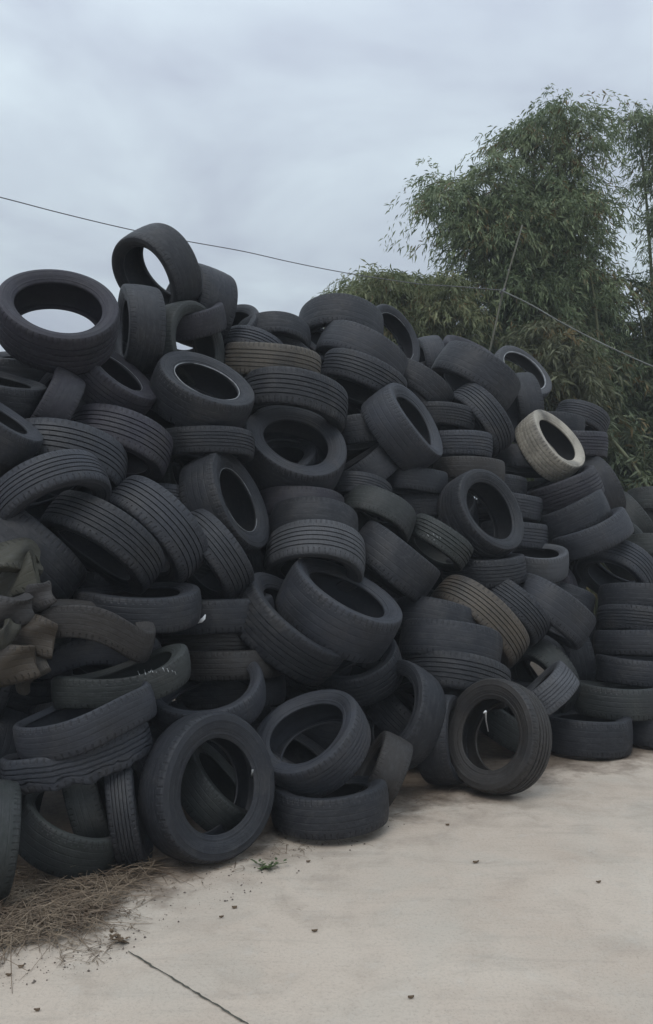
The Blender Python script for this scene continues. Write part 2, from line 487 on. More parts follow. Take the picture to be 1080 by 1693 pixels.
def bead_ring(parent, W, rim, side, colr, r=.006):
    z = side * W / 2 * .79; R0 = rim / 2 + .004
    pts = [Vector((R0 * math.cos(2 * math.pi * i / 72), R0 * math.sin(2 * math.pi * i / 72), z)) for i in range(73)]
    V, Fc = tube(pts, r, 6, False)
    link('bead', mesh_np('bead', V, Fc, colr), parent)
M['bead'] = simple('worn_bead_rubber', (.20, .21, .22), .45, 14, .45)

FRONT = [
 ('A1', -1.495, 4.924, 2.671, 0.273, -0.709, 0.65, 0.66, 0.378, 0.7, 'b', 'u', '', 'huge tyre lying open upward at the top left, sky showing through its hole'),
 ('A2', -1.13, 5.921, 3.219, -0.589, -0.573, -0.57, 0.608, 0.414, 0.7, 'p', 'k', '', 'topmost tyre of the whole pile, standing tilted with sky seen through its hole'),
 ('A3', -0.898, 6.253, 3.064, -0.757, -0.634, 0.156, 0.582, 0.504, 0.62, 'p', 'k', '', 'smooth dark tyre directly behind and right of the topmost tyre'),
 ('A4', -1.169, 5.516, 2.742, -0.923, -0.384, 0.031, 0.558, 0.396, 0.62, 'p', 'k', '', 'plain dark tyre standing edge on just below the topmost tyre'),
 ('A5', -0.934, 5.99, 2.91, -0.11, -0.403, 0.908, 0.524, 0.324, 0.66, 'p', 'u', '', 'smooth flat lying tyre between the topmost tyre and the arched tyre below it'),
 ('A6', -0.688, 6.494, 2.926, -0.347, -0.66, 0.666, 0.497, 0.378, 0.68, 'p', 'g', '', 'small grey tyre with a pale rim edge, right of the arched tyre under the top'),
 ('A7', -0.922, 5.816, 2.687, 0.871, -0.484, 0.081, 0.604, 0.378, 0.7, 'p', 'n', '', 'arched tyre with its dark hole facing right, resting on the tyre with the shiny bead'),
 ('A8', -0.761, 5.405, 2.325, 0.411, -0.484, 0.773, 0.642, 0.378, 0.64, 'p', 'k', '', 'big smooth tyre with a shiny bead around its sloping oval hole, upper left'),
 ('A9', -1.259, 5.163, 2.361, 0.656, -0.273, 0.704, 0.536, 0.378, 0.6, 'r', 'u', '', 'tilted tyre with a thin slanting hole, right below the huge open tyre at top left'),
 ('A10', -1.513, 4.836, 2.171, -0.745, -0.476, 0.468, 0.462, 0.378, 0.64, 'p', 'u', '', 'smooth tyre wedged upright under the huge open tyre at top left'),
 ('A11', -1.819, 5.2, 2.438, 0.054, -0.258, 0.965, 0.561, 0.306, 0.66, 'p', 'k', '', 'black tyre lying flat directly beneath the huge open tyre'),
 ('A12', -1.623, 4.281, 2.018, 0.627, -0.071, 0.776, 0.491, 0.342, 0.64, 'p', 'g', '', "grey worn tyre cut by the photo's left edge, left of the wedged upright tyre"),
 ('A13', -1.188, 5.045, 1.977, -0.198, -0.39, -0.899, 0.599, 0.378, 0.64, 'r', 'u', '', 'arched tyre with fine ribs curving over its top, upper left, behind the broad arched tyre'),
 ('A14', -1.421, 4.764, 1.849, -0.084, -0.427, -0.901, 0.676, 0.342, 0.64, 'r', 'g', '', 'broad arched ribbed tyre on the left side, above the leaning ribbed tyre'),
 ('A15', -1.364, 4.383, 1.676, 0.469, -0.256, -0.845, 0.583, 0.306, 0.64, 'r', 'g', '', 'leaning ribbed tyre under the broad arched tyre at the left'),
 ('A16', -1.136, 4.526, 1.442, -0.49, -0.391, -0.779, 0.633, 0.324, 0.66, 'r', 'k', '', 'long ribbed tyre slanting down to the right, leftmost of three leaning side by side'),
 ('A17', -0.947, 4.824, 1.491, -0.618, -0.478, -0.625, 0.651, 0.36, 0.66, 'r', 'g', '', 'bluish ribbed tyre slanting steeply, middle of three leaning side by side'),
 ('A18', -0.661, 5.024, 1.344, -0.72, -0.429, -0.546, 0.565, 0.36, 0.66, 'r', 'g', '', 'grooved tyre slanting down under the standing tyre, rightmost of three leaning side by side'),
 ('A19', -0.603, 5.259, 1.643, 0.876, -0.316, 0.364, 0.639, 0.378, 0.62, 'p', 'k', '', 'smooth tyre standing upright with a narrow tall hole, centre left of the pile'),
 ('A20', -1.506, 4.4, 1.382, -0.611, -0.347, -0.711, 0.615, 0.45, 0.66, 'p', 'k', '', 'dark smooth tyre at the left edge above the torn brown rubber scraps'),
 ('A21', -0.224, 5.851, 2.005, 0.288, -0.686, 0.668, 0.719, 0.36, 0.62, 'p', 'g', '', 'large grey tyre with a wide open hole in the middle of the pile'),
 ('A22', -0.231, 6.029, 2.341, -0.122, -0.223, -0.967, 0.749, 0.342, 0.66, 'r', 'k', '', 'ribbed tyre arching just above the large grey open tyre'),
 ('A23', -0.379, 6.161, 2.619, -0.137, -0.013, -0.991, 0.699, 0.324, 0.66, 'r', 't', '', 'faded tan tyre lying flat with a dusty ribbed tread, upper middle'),
 ('A24', -0.537, 6.443, 2.756, -0.285, -0.402, -0.87, 0.528, 0.306, 0.66, 'b', 'g', '', 'small tyre with light worn tread blocks above the faded tan tyre'),
 ('A25', -0.397, 6.592, 2.906, -0.014, -0.284, -0.959, 0.563, 0.306, 0.66, 'p', 'k', '', 'plain arched tyre at the skyline right of the topmost cluster'),
 ('A26', -0.243, 6.719, 2.868, 0.672, -0.254, 0.695, 0.56, 0.378, 0.66, 'p', 'k', '', 'smooth tyre leaning on edge right of the small tyre with worn blocks'),
 ('A27', 0.106, 7.056, 3.079, -0.081, -0.271, -0.959, 0.685, 0.378, 0.66, 'p', 'k', '', 'large smooth arched tyre at the middle of the skyline'),
 ('A28', 0.539, 7.512, 3.085, 0.691, -0.633, 0.35, 0.606, 0.306, 0.72, 'p', 'k', '', 'open tyre at the skyline just right of the large smooth arched tyre'),
 ('A29', 0.272, 6.855, 2.824, -0.422, -0.131, -0.897, 0.703, 0.342, 0.66, 'p', 'g', '', 'upper of two arched smooth tyres nested below the middle of the skyline'),
 ('A30', 0.265, 6.693, 2.602, -0.363, -0.154, -0.919, 0.668, 0.342, 0.66, 'r', 'k', '', 'lower of two arched tyres nested below the middle of the skyline'),
 ('A31', 0.759, 7.218, 2.645, -0.608, -0.027, -0.793, 0.567, 0.378, 0.66, 'p', 'k', '', 'plain tyre sloping right, above the tyre with a narrow slanting hole'),
 ('A32', 0.561, 6.418, 2.225, 0.761, -0.383, 0.524, 0.675, 0.396, 0.64, 'p', 'g', '', 'smooth tyre with a narrow slanting hole and brown lower edge, centre right'),
 ('A33', 0.948, 8.068, 2.978, -0.968, -0.17, -0.184, 0.507, 0.378, 0.64, 'p', 'g', '', 'smallest tyre on the skyline, its little hole facing left'),
 ('A34', 1.293, 8.156, 3.055, 0.379, -0.489, 0.786, 0.546, 0.36, 0.66, 'p', 'u', '', 'purplish tyre tip sticking up behind the big arched tyre on the right skyline'),
 ('A35', 1.27, 7.59, 2.763, -0.555, -0.092, -0.827, 0.778, 0.378, 0.66, 'p', 'k', '', 'big smooth arched tyre on the right part of the skyline'),
 ('A36', 1.858, 8.472, 2.951, 0.455, -0.681, 0.573, 0.66, 0.234, 0.74, 'p', 's', '', 'open thin walled tyre with a pale rim ring on the right skyline'),
 ('A37', 1.757, 7.989, 2.576, -0.982, -0.081, -0.17, 0.611, 0.378, 0.7, 'p', 'k', '', 'small tyre with a crescent shaped opening under the pale rimmed tyre'),
 ('A38', 1.257, 7.306, 2.373, -0.787, -0.215, -0.579, 0.619, 0.378, 0.66, 'r', 'k', '', 'tyre with bold curved ribs leaning below the big arched tyre on the right'),
 ('A39', 0.892, 7.175, 2.373, -0.042, -0.056, -0.998, 0.598, 0.306, 0.66, 'r', 'k', '', 'ribbed tyre lying flat, top of a short stack right of the slanting hole tyre'),
 ('A40', 1.018, 7.101, 2.146, -0.042, -0.051, -0.998, 0.601, 0.324, 0.66, 'r', 'g', '', 'ribbed grey tyre lying flat, second in the short stack right of the slanting hole tyre'),
 ('A41', 1.105, 6.892, 1.94, -0.042, -0.043, -0.998, 0.555, 0.306, 0.66, 'p', 'o', '', 'brownish plain tyre lying flat, third in the short stack right of the slanting hole tyre'),
 ('A42', 1.387, 7.312, 1.844, -0.097, -0.048, -0.994, 0.524, 0.288, 0.66, 'r', 'k', '', 'small ribbed tyre peeking out right above the big round hole tyre'),
 ('A43', 1.898, 7.536, 2.193, 0.586, -0.583, 0.563, 0.653, 0.36, 0.68, 'b', 'w', '', 'dirty white tyre standing tilted on the right slope of the pile'),
 ('A44', 0.272, 6.433, 1.91, -0.562, -0.127, 0.817, 0.562, 0.378, 0.66, 'p', 'g', '', 'boxy plain tyre tilted up to the right, below the large grey open tyre'),
 ('A45', 0.631, 6.512, 1.834, -0.078, -0.089, -0.993, 0.533, 0.324, 0.66, 'p', 'k', '', 'plain tyre lying flat just under the tyre with a narrow slanting hole'),
 ('A46', 0.217, 6.12, 1.734, -0.172, -0.374, -0.911, 0.459, 0.342, 0.66, 'r', 'k', '', 'ribbed tyre arching over the dull green tyre in the middle'),
 ('A47', 0.342, 5.975, 1.574, -0.357, -0.446, -0.821, 0.522, 0.378, 0.66, 'p', 'n', '', 'dull green smooth arched tyre in the middle of the pile'),
 ('A48', 0.683, 6.584, 1.64, 0.056, -0.132, -0.99, 0.566, 0.306, 0.66, 'r', 'k', '', 'finely ribbed tyre lying flat, left of the big round hole tyre'),
 ('A49', 1.108, 6.343, 1.589, 0.566, -0.726, 0.39, 0.64, 0.396, 0.68, 'r', 'k', '', 'tyre with a big round black hole and ribbed left side, right middle of the pile'),
 ('A50', 1.485, 7.207, 1.663, -0.103, -0.07, -0.992, 0.541, 0.36, 0.66, 'r', 'g', '', 'grey ribbed tyre end right of the big round hole tyre, upper of two'),
 ('A51', 1.487, 7.034, 1.425, -0.059, -0.112, -0.992, 0.537, 0.378, 0.66, 'r', 'g', '', 'pale grey tyre end right of the big round hole tyre, lower of two'),
 ('A52', 1.573, 6.709, 1.239, -0.012, -0.2, 0.98, 0.503, 0.378, 0.7, 'p', 's', '', 'small pale grey tyre lying flat with its top rim showing, right middle'),
 ('A53', 1.133, 6.393, 1.197, -0.054, -0.006, 0.999, 0.601, 0.324, 0.66, 'r', 'k', '', 'ribbed tyre lying flat directly under the big round hole tyre'),
 ('A54', 1.99, 7.479, 1.795, -0.394, -0.033, 0.918, 0.653, 0.36, 0.66, 'r', 'u', '', 'ribbed purplish tyre, top of three stacked at a slant on the right'),
 ('A55', 2.02, 7.348, 1.59, -0.388, -0.007, 0.922, 0.632, 0.378, 0.66, 'p', 'k', '', 'plain dark tyre, middle of three stacked at a slant on the right'),
 ('A56', 2.159, 7.228, 1.432, -0.413, 0.029, 0.91, 0.661, 0.324, 0.66, 'p', 'g', '', 'grey tyre, bottom of three stacked at a slant on the right'),
 ('A57', 2.449, 8.537, 2.506, -0.419, -0.24, -0.875, 0.536, 0.396, 0.66, 'r', 'k', '', 'ribbed arched tyre behind the dirty white tyre on the right'),
 ('A58', 2.132, 8.305, 2.435, -0.093, -0.015, -0.996, 0.567, 0.36, 0.66, 'p', 'k', '', 'dark plain tyre half hidden behind the upper edge of the dirty white tyre'),
 ('A59', 2.243, 8.054, 2.232, -0.049, -0.047, -0.998, 0.616, 0.36, 0.66, 'r', 'u', '', 'purplish ribbed tyre lying flat just right of the dirty white tyre'),
 ('A60', 2.398, 7.914, 1.842, -0.856, -0.114, -0.504, 0.626, 0.36, 0.66, 'p', 'k', '', 'dark curved tyre at the right end of the slanted stack of three'),
 ('A61', 3.193, 8.571, 1.69, -0.18, -0.247, -0.952, 0.608, 0.378, 0.66, 'p', 'n', '', 'mossy green tyre cut by the right edge of the photo, highest there'),
 ('A62', 2.819, 8.3, 1.55, -0.83, 0.027, -0.557, 0.577, 0.405, 0.66, 'p', 'n', '', 'small greenish tyre left of the mossy green tyre at the right edge'),
 ('A63', 0.768, 6.118, 1.396, -0.542, -0.23, -0.808, 0.484, 0.36, 0.66, 'b', 'n', '', 'tyre with white specks on its tread, left of the big round hole tyre'),
 ('A64', 0.437, 5.832, 1.272, -0.594, -0.099, -0.799, 0.628, 0.414, 0.66, 'p', 'k', '', 'wide boxy smooth tyre slanting down to the right in the middle of the pile'),
 ('A65', -0.075, 5.506, 1.314, -0.055, -0.508, -0.86, 0.631, 0.378, 0.66, 'r', 's', '', 'tyre with pale bold ribs, lowest of the three stacked in the centre'),
 ('A66', -0.085, 5.643, 1.5, -0.075, -0.384, -0.92, 0.585, 0.36, 0.66, 'p', 'k', '', 'plain arched tyre directly on top of the pale ribbed tyre in the centre'),
 ('A67', -0.166, 5.789, 1.629, -0.078, -0.231, -0.97, 0.561, 0.324, 0.66, 'p', 'u', '', 'plain band of a tyre just under the large grey open tyre'),
 ('A68', 0.072, 5.261, 1.034, 0.452, -0.266, 0.851, 0.724, 0.396, 0.68, 'p', 'g', '', 'wide grey tyre tipped forward with its opening facing up, centre of the pile'),
 ('A69', -0.223, 5.108, 0.931, 0.645, -0.194, 0.739, 0.713, 0.342, 0.68, 'r', 'k', '', 'long tyre leaning on the left side of the wide grey tipped tyre'),
 ('A70', 0.191, 5.392, 0.658, -0.276, -0.382, 0.882, 0.551, 0.36, 0.66, 'b', 'k', '', 'dark tyre under the wide grey tipped tyre, above the round open tyre at the base'),
 ('A71', -0.543, 4.099, 0.329, 0.685, -0.698, 0.209, 0.669, 0.288, 0.63, 'p', 'k', '', 'large black tyre standing almost facing the camera at the foot of the pile, left'),
 ('A72', 0.979, 5.105, 0.317, -0.684, -0.663, 0.304, 0.639, 0.324, 0.62, 'b', 'o', '', 'brown dusty knobbly tyre standing on the concrete at the foot of the pile, right'),
 ('A73', -0.072, 4.603, 0.41, -0.399, -0.474, 0.785, 0.601, 0.342, 0.68, 'r', 'g', '', 'round open grey tyre propped on a flat one at the foot of the pile'),
 ('A74', 0.015, 4.499, 0.119, -0.034, 0.081, 0.996, 0.599, 0.324, 0.66, 'p', 'k', '', 'smooth dark tyre lying flat on the ground beneath the round open grey tyre'),
 ('A75', 0.395, 5.184, 0.421, -0.685, -0.524, 0.505, 0.635, 0.342, 0.7, 'p', 'k', '', 'tall open tyre with a double rim line behind the brownish leaning tyre at the foot'),
 ('A76', 0.299, 4.771, 0.21, -0.883, -0.029, 0.469, 0.415, 0.414, 0.66, 'p', 'o', '', 'brownish smooth tyre leaning at the foot, between two open tyres'),
 ('A77', -0.624, 4.652, 0.638, -0.105, -0.345, 0.933, 0.621, 0.252, 0.76, 'p', 'g', '', 'open thin walled tyre lying above the large black standing tyre'),
 ('A78', -0.959, 4.179, 0.793, -0.096, -0.041, 0.995, 0.649, 0.24, 0.74, 's', 'n', 'S1', 'crushed twisted green grey tyre with small white lettering on its side'),
 ('A79', -1.134, 4.441, 0.885, -0.026, -0.038, 0.999, 0.62, 0.24, 0.74, 's', 'g', 'S2', 'crushed sagging tyre just above the crushed tyre with white lettering'),
 ('A80', -1.074, 3.976, 0.663, -0.201, -0.093, 0.975, 0.628, 0.25, 0.86, 's', 'g', 'S3', 'flattened oval band of tyre tread with a clean top edge, lower left'),
 ('A81', -1.119, 3.994, 0.496, -0.226, 0.044, 0.973, 0.668, 0.22, 0.86, 'b', 'g', 'S4', 'flattened rough tyre band with a ragged lower edge, under the clean edged band'),
 ('A82', -1.136, 3.98, 0.187, 0.401, -0.122, 0.908, 0.519, 0.38, 0.76, 'p', 'n', 'C', 'cut open tyre piece curved like a trough, in dry grass at the lower left'),
 ('A83', -1.385, 3.626, 0.249, -0.885, -0.432, 0.175, 0.493, 0.378, 0.66, 'p', 'n', '', "worn tyre standing at the photo's left edge, beside the trough shaped cut piece"),
 ('A84', -1.088, 4.124, 0.238, 0.925, 0.165, 0.342, 0.482, 0.306, 0.66, 'p', 'n', '', 'dark tyre standing edge on just behind the trough shaped piece'),
 ('A85', -0.897, 4.049, 0.246, 0.979, 0.089, 0.183, 0.495, 0.252, 0.66, 'r', 'k', '', 'narrow dark tyre standing edge on against the large black standing tyre'),
 ('A86', -1.646, 3.877, 0.601, 0.963, -0.085, 0.257, 0.501, 0.36, 0.66, 'p', 'n', '', 'grey tyre sliver at the left edge, left of the flattened oval band'),
 ('A87', -0.961, 4.522, 1.116, 0.01, -0.045, 0.999, 0.653, 0.27, 0.66, 'p', 'k', '', 'dark plain tyre lying flat under the three tyres leaning side by side'),
 ('A88', -1.077, 4.14, 1.059, 0.254, -0.036, 0.967, 0.564, 0.3, 0.66, 's', 'o', 'S2', 'crushed brown green tyre below the dark flat one, left'),
 ('A89', -0.628, 5.181, 0.858, -0.046, 0.092, 0.995, 0.706, 0.252, 0.66, 'r', 'o', '', 'brown tinged flat tyre, upper of two left of the long leaning tyre'),
 ('A90', -0.554, 5.025, 0.746, -0.048, 0.118, 0.992, 0.633, 0.252, 0.66, 'p', 'o', '', 'brown tinged flat tyre, lower of two left of the long leaning tyre'),
 ('A91', -0.551, 5.153, 0.582, -0.043, 0.076, 0.996, 0.631, 0.27, 0.66, 'p', 'k', '', 'dark flat tyre barely seen behind the right rim of the thin walled open tyre'),
 ('A92', -0.652, 5.093, 1.03, -0.034, -0.008, 0.999, 0.694, 0.27, 0.66, 'p', 'k', '', 'flat dark tyre with a white scrap on it, under the rightmost leaning ribbed tyre'),
 ('A93', 0.815, 5.617, 0.548, -0.185, -0.317, -0.93, 0.696, 0.324, 0.66, 'r', 'k', '', 'ribbed tyre lying just above the brown dusty standing tyre, lowest of three'),
 ('A94', 0.793, 5.709, 0.745, -0.178, -0.285, -0.942, 0.669, 0.342, 0.66, 'p', 'k', '', 'dark plain tyre, middle of three lying above the brown dusty standing tyre'),
 ('A95', 0.728, 5.874, 0.886, -0.204, -0.258, -0.944, 0.6, 0.324, 0.66, 'p', 'k', '', 'dark tyre, top of three lying above the brown dusty standing tyre'),
 ('A96', 1.024, 6.015, 0.862, -0.643, -0.287, -0.71, 0.746, 0.306, 0.68, 'r', 'b', '', 'brown and tan weathered ribbed tyre leaning over the stack of three dark tyres'),
 ('A97', 1.305, 6.278, 0.925, -0.723, -0.198, -0.661, 0.582, 0.324, 0.66, 'r', 'k', '', 'dark tyre leaning against the right of the brown and tan weathered tyre'),
 ('A98', 1.608, 6.412, 0.903, -0.568, -0.12, -0.814, 0.638, 0.396, 0.66, 'p', 'g', '', 'smooth tyre with a pale top edge slanting down, right of the leaning pair'),
 ('A99', 1.812, 6.908, 0.947, -0.23, -0.203, -0.952, 0.527, 0.306, 0.66, 'p', 'k', '', 'small dark tyre half hidden below the small pale grey flat tyre'),
 ('A100', 1.542, 6.343, 0.436, -0.758, -0.452, -0.47, 0.57, 0.324, 0.66, 'p', 'n', '', 'dark green arched tyre above the tyre with silvery ribs'),
 ('A101', 1.436, 5.892, 0.395, -0.638, 0.192, 0.746, 0.497, 0.378, 0.66, 'r', 's', '', 'small tyre with silvery ribs right of the brown dusty standing tyre'),
 ('A102', 2.41, 7.365, 1.133, -0.556, -0.447, -0.701, 0.623, 0.378, 0.66, 'r', 'g', '', 'arched tyre with fine pale ribs capping the stack at the right edge'),
 ('A103', 2.463, 6.872, 0.941, -0.09, -0.148, -0.985, 0.702, 0.27, 0.66, 'p', 'k', '', 'first tyre from the top of the flat stack at the right edge'),
 ('A104', 2.417, 6.797, 0.781, -0.091, -0.153, -0.984, 0.695, 0.27, 0.66, 'r', 'k', '', 'second tyre from the top of the flat stack at the right edge'),
 ('A105', 2.384, 6.718, 0.617, -0.061, -0.171, -0.983, 0.696, 0.27, 0.66, 'p', 'k', '', 'third tyre from the top of the flat stack at the right edge'),
 ('A106', 2.349, 6.608, 0.443, 0.035, 0.098, 0.995, 0.684, 0.279, 0.66, 'p', 'k', '', 'fourth tyre from the top of the flat stack at the right edge'),
 ('A107', 2.073, 6.291, 0.291, 0.031, 0.095, 0.995, 0.677, 0.306, 0.66, 'p', 'n', '', 'greenish flat tyre resting on the lowest tyres at the right edge'),
 ('A108', 1.752, 6.016, 0.126, 0.009, 0.03, 1.0, 0.622, 0.378, 0.66, 'p', 'k', '', 'dark clean tyre lying flat on the concrete at the right foot of the pile'),
 ('A109', 2.342, 6.235, 0.116, 0.013, 0.035, 0.999, 0.594, 0.36, 0.66, 'p', 'k', '', 'dark tyre lying flat on the ground, cut by the right edge of the photo'),
 ('A110', 0.694, 5.231, 0.269, 0.887, -0.433, 0.16, 0.534, 0.36, 0.66, 'p', 'k', '', 'black tyre standing in shade, left behind the brown dusty standing tyre'),
 ('A111', -0.936, 5.276, 1.622, -0.135, -0.359, -0.924, 0.475, 0.324, 0.66, 'r', 'g', '', 'small ribbed tyre showing left of the upright tyre with a narrow tall hole'),
 ('A112', -0.717, 5.386, 2.013, -0.027, -0.059, -0.998, 0.559, 0.288, 0.66, 'r', 'k', '', 'ribbed dark tyre directly under the big tyre with a shiny bead'),
 ('A113', -0.921, 5.626, 1.819, 0.886, -0.375, 0.272, 0.507, 0.306, 0.66, 'p', 'n', '', 'tiny green tinged tyre tip just above the upright tyre with a narrow tall hole'),
 ('A114', 1.682, 7.702, 2.076, -0.107, -0.087, -0.99, 0.605, 0.324, 0.66, 'p', 'k', '', 'dark tyre tucked under the left side of the dirty white tyre'),
 ('A115', 2.896, 7.893, 1.281, -0.114, -0.213, -0.97, 0.603, 0.324, 0.66, 'p', 'n', '', 'greenish tyre at the right edge between the slanted stack and the flat stack'),
 ('A116', 2.629, 7.806, 1.295, 0.556, -0.7, 0.448, 0.532, 0.36, 0.66, 'p', 'n', '', 'small round shouldered green tyre right of the slanted stack of three'),
 ('A117', 0.433, 6.352, 0.823, 0.304, -0.261, 0.916, 0.606, 0.36, 0.66, 'p', 'k', '', 'dark tyre in the gap right behind the wide grey tipped tyre'),
 ('A118', 1.838, 6.833, 0.536, -0.953, -0.142, -0.27, 0.605, 0.36, 0.66, 'p', 'k', '', 'dark tyre in the gap left of the flat stack at the right edge'),
 ('A119', -1.571, 4.392, 1.047, 0.115, -0.068, 0.991, 0.598, 0.324, 0.66, 'p', 'n', '', 'dark tyre lying behind the heap of torn brown rubber scraps at the left edge'),
 ('A120', 1.227, 6.009, 0.217, 0.452, -0.187, 0.872, 0.613, 0.324, 0.66, 'p', 'n', '', 'dark tyre seen through the hole of the brown dusty standing tyre'),
 ('A122', -0.569, 4.408, 0.231, 0.742, 0.007, 0.671, 0.528, 0.324, 0.66, 'p', 'n', '', 'dark greenish tyre seen through the hole of the large black standing tyre'),
 ('A123', -0.209, 4.956, 0.202, 0.474, -0.097, 0.875, 0.573, 0.324, 0.66, 'p', 'k', '', 'dark tyre seen through the opening of the propped round open tyre'),
 ('A124', -1.326, 4.986, 1.21, 0.193, -0.062, 0.979, 0.578, 0.306, 0.66, 'p', 'k', '', 'dark tyre deep in the shadow below the long ribbed leaning tyre at the left'),
 ('A125', -1.768, 4.722, 2.24, 0.267, -0.224, 0.937, 0.516, 0.324, 0.66, 'p', 'k', '', "black tyre at the photo's left edge under the flat one below the huge tyre"),
]
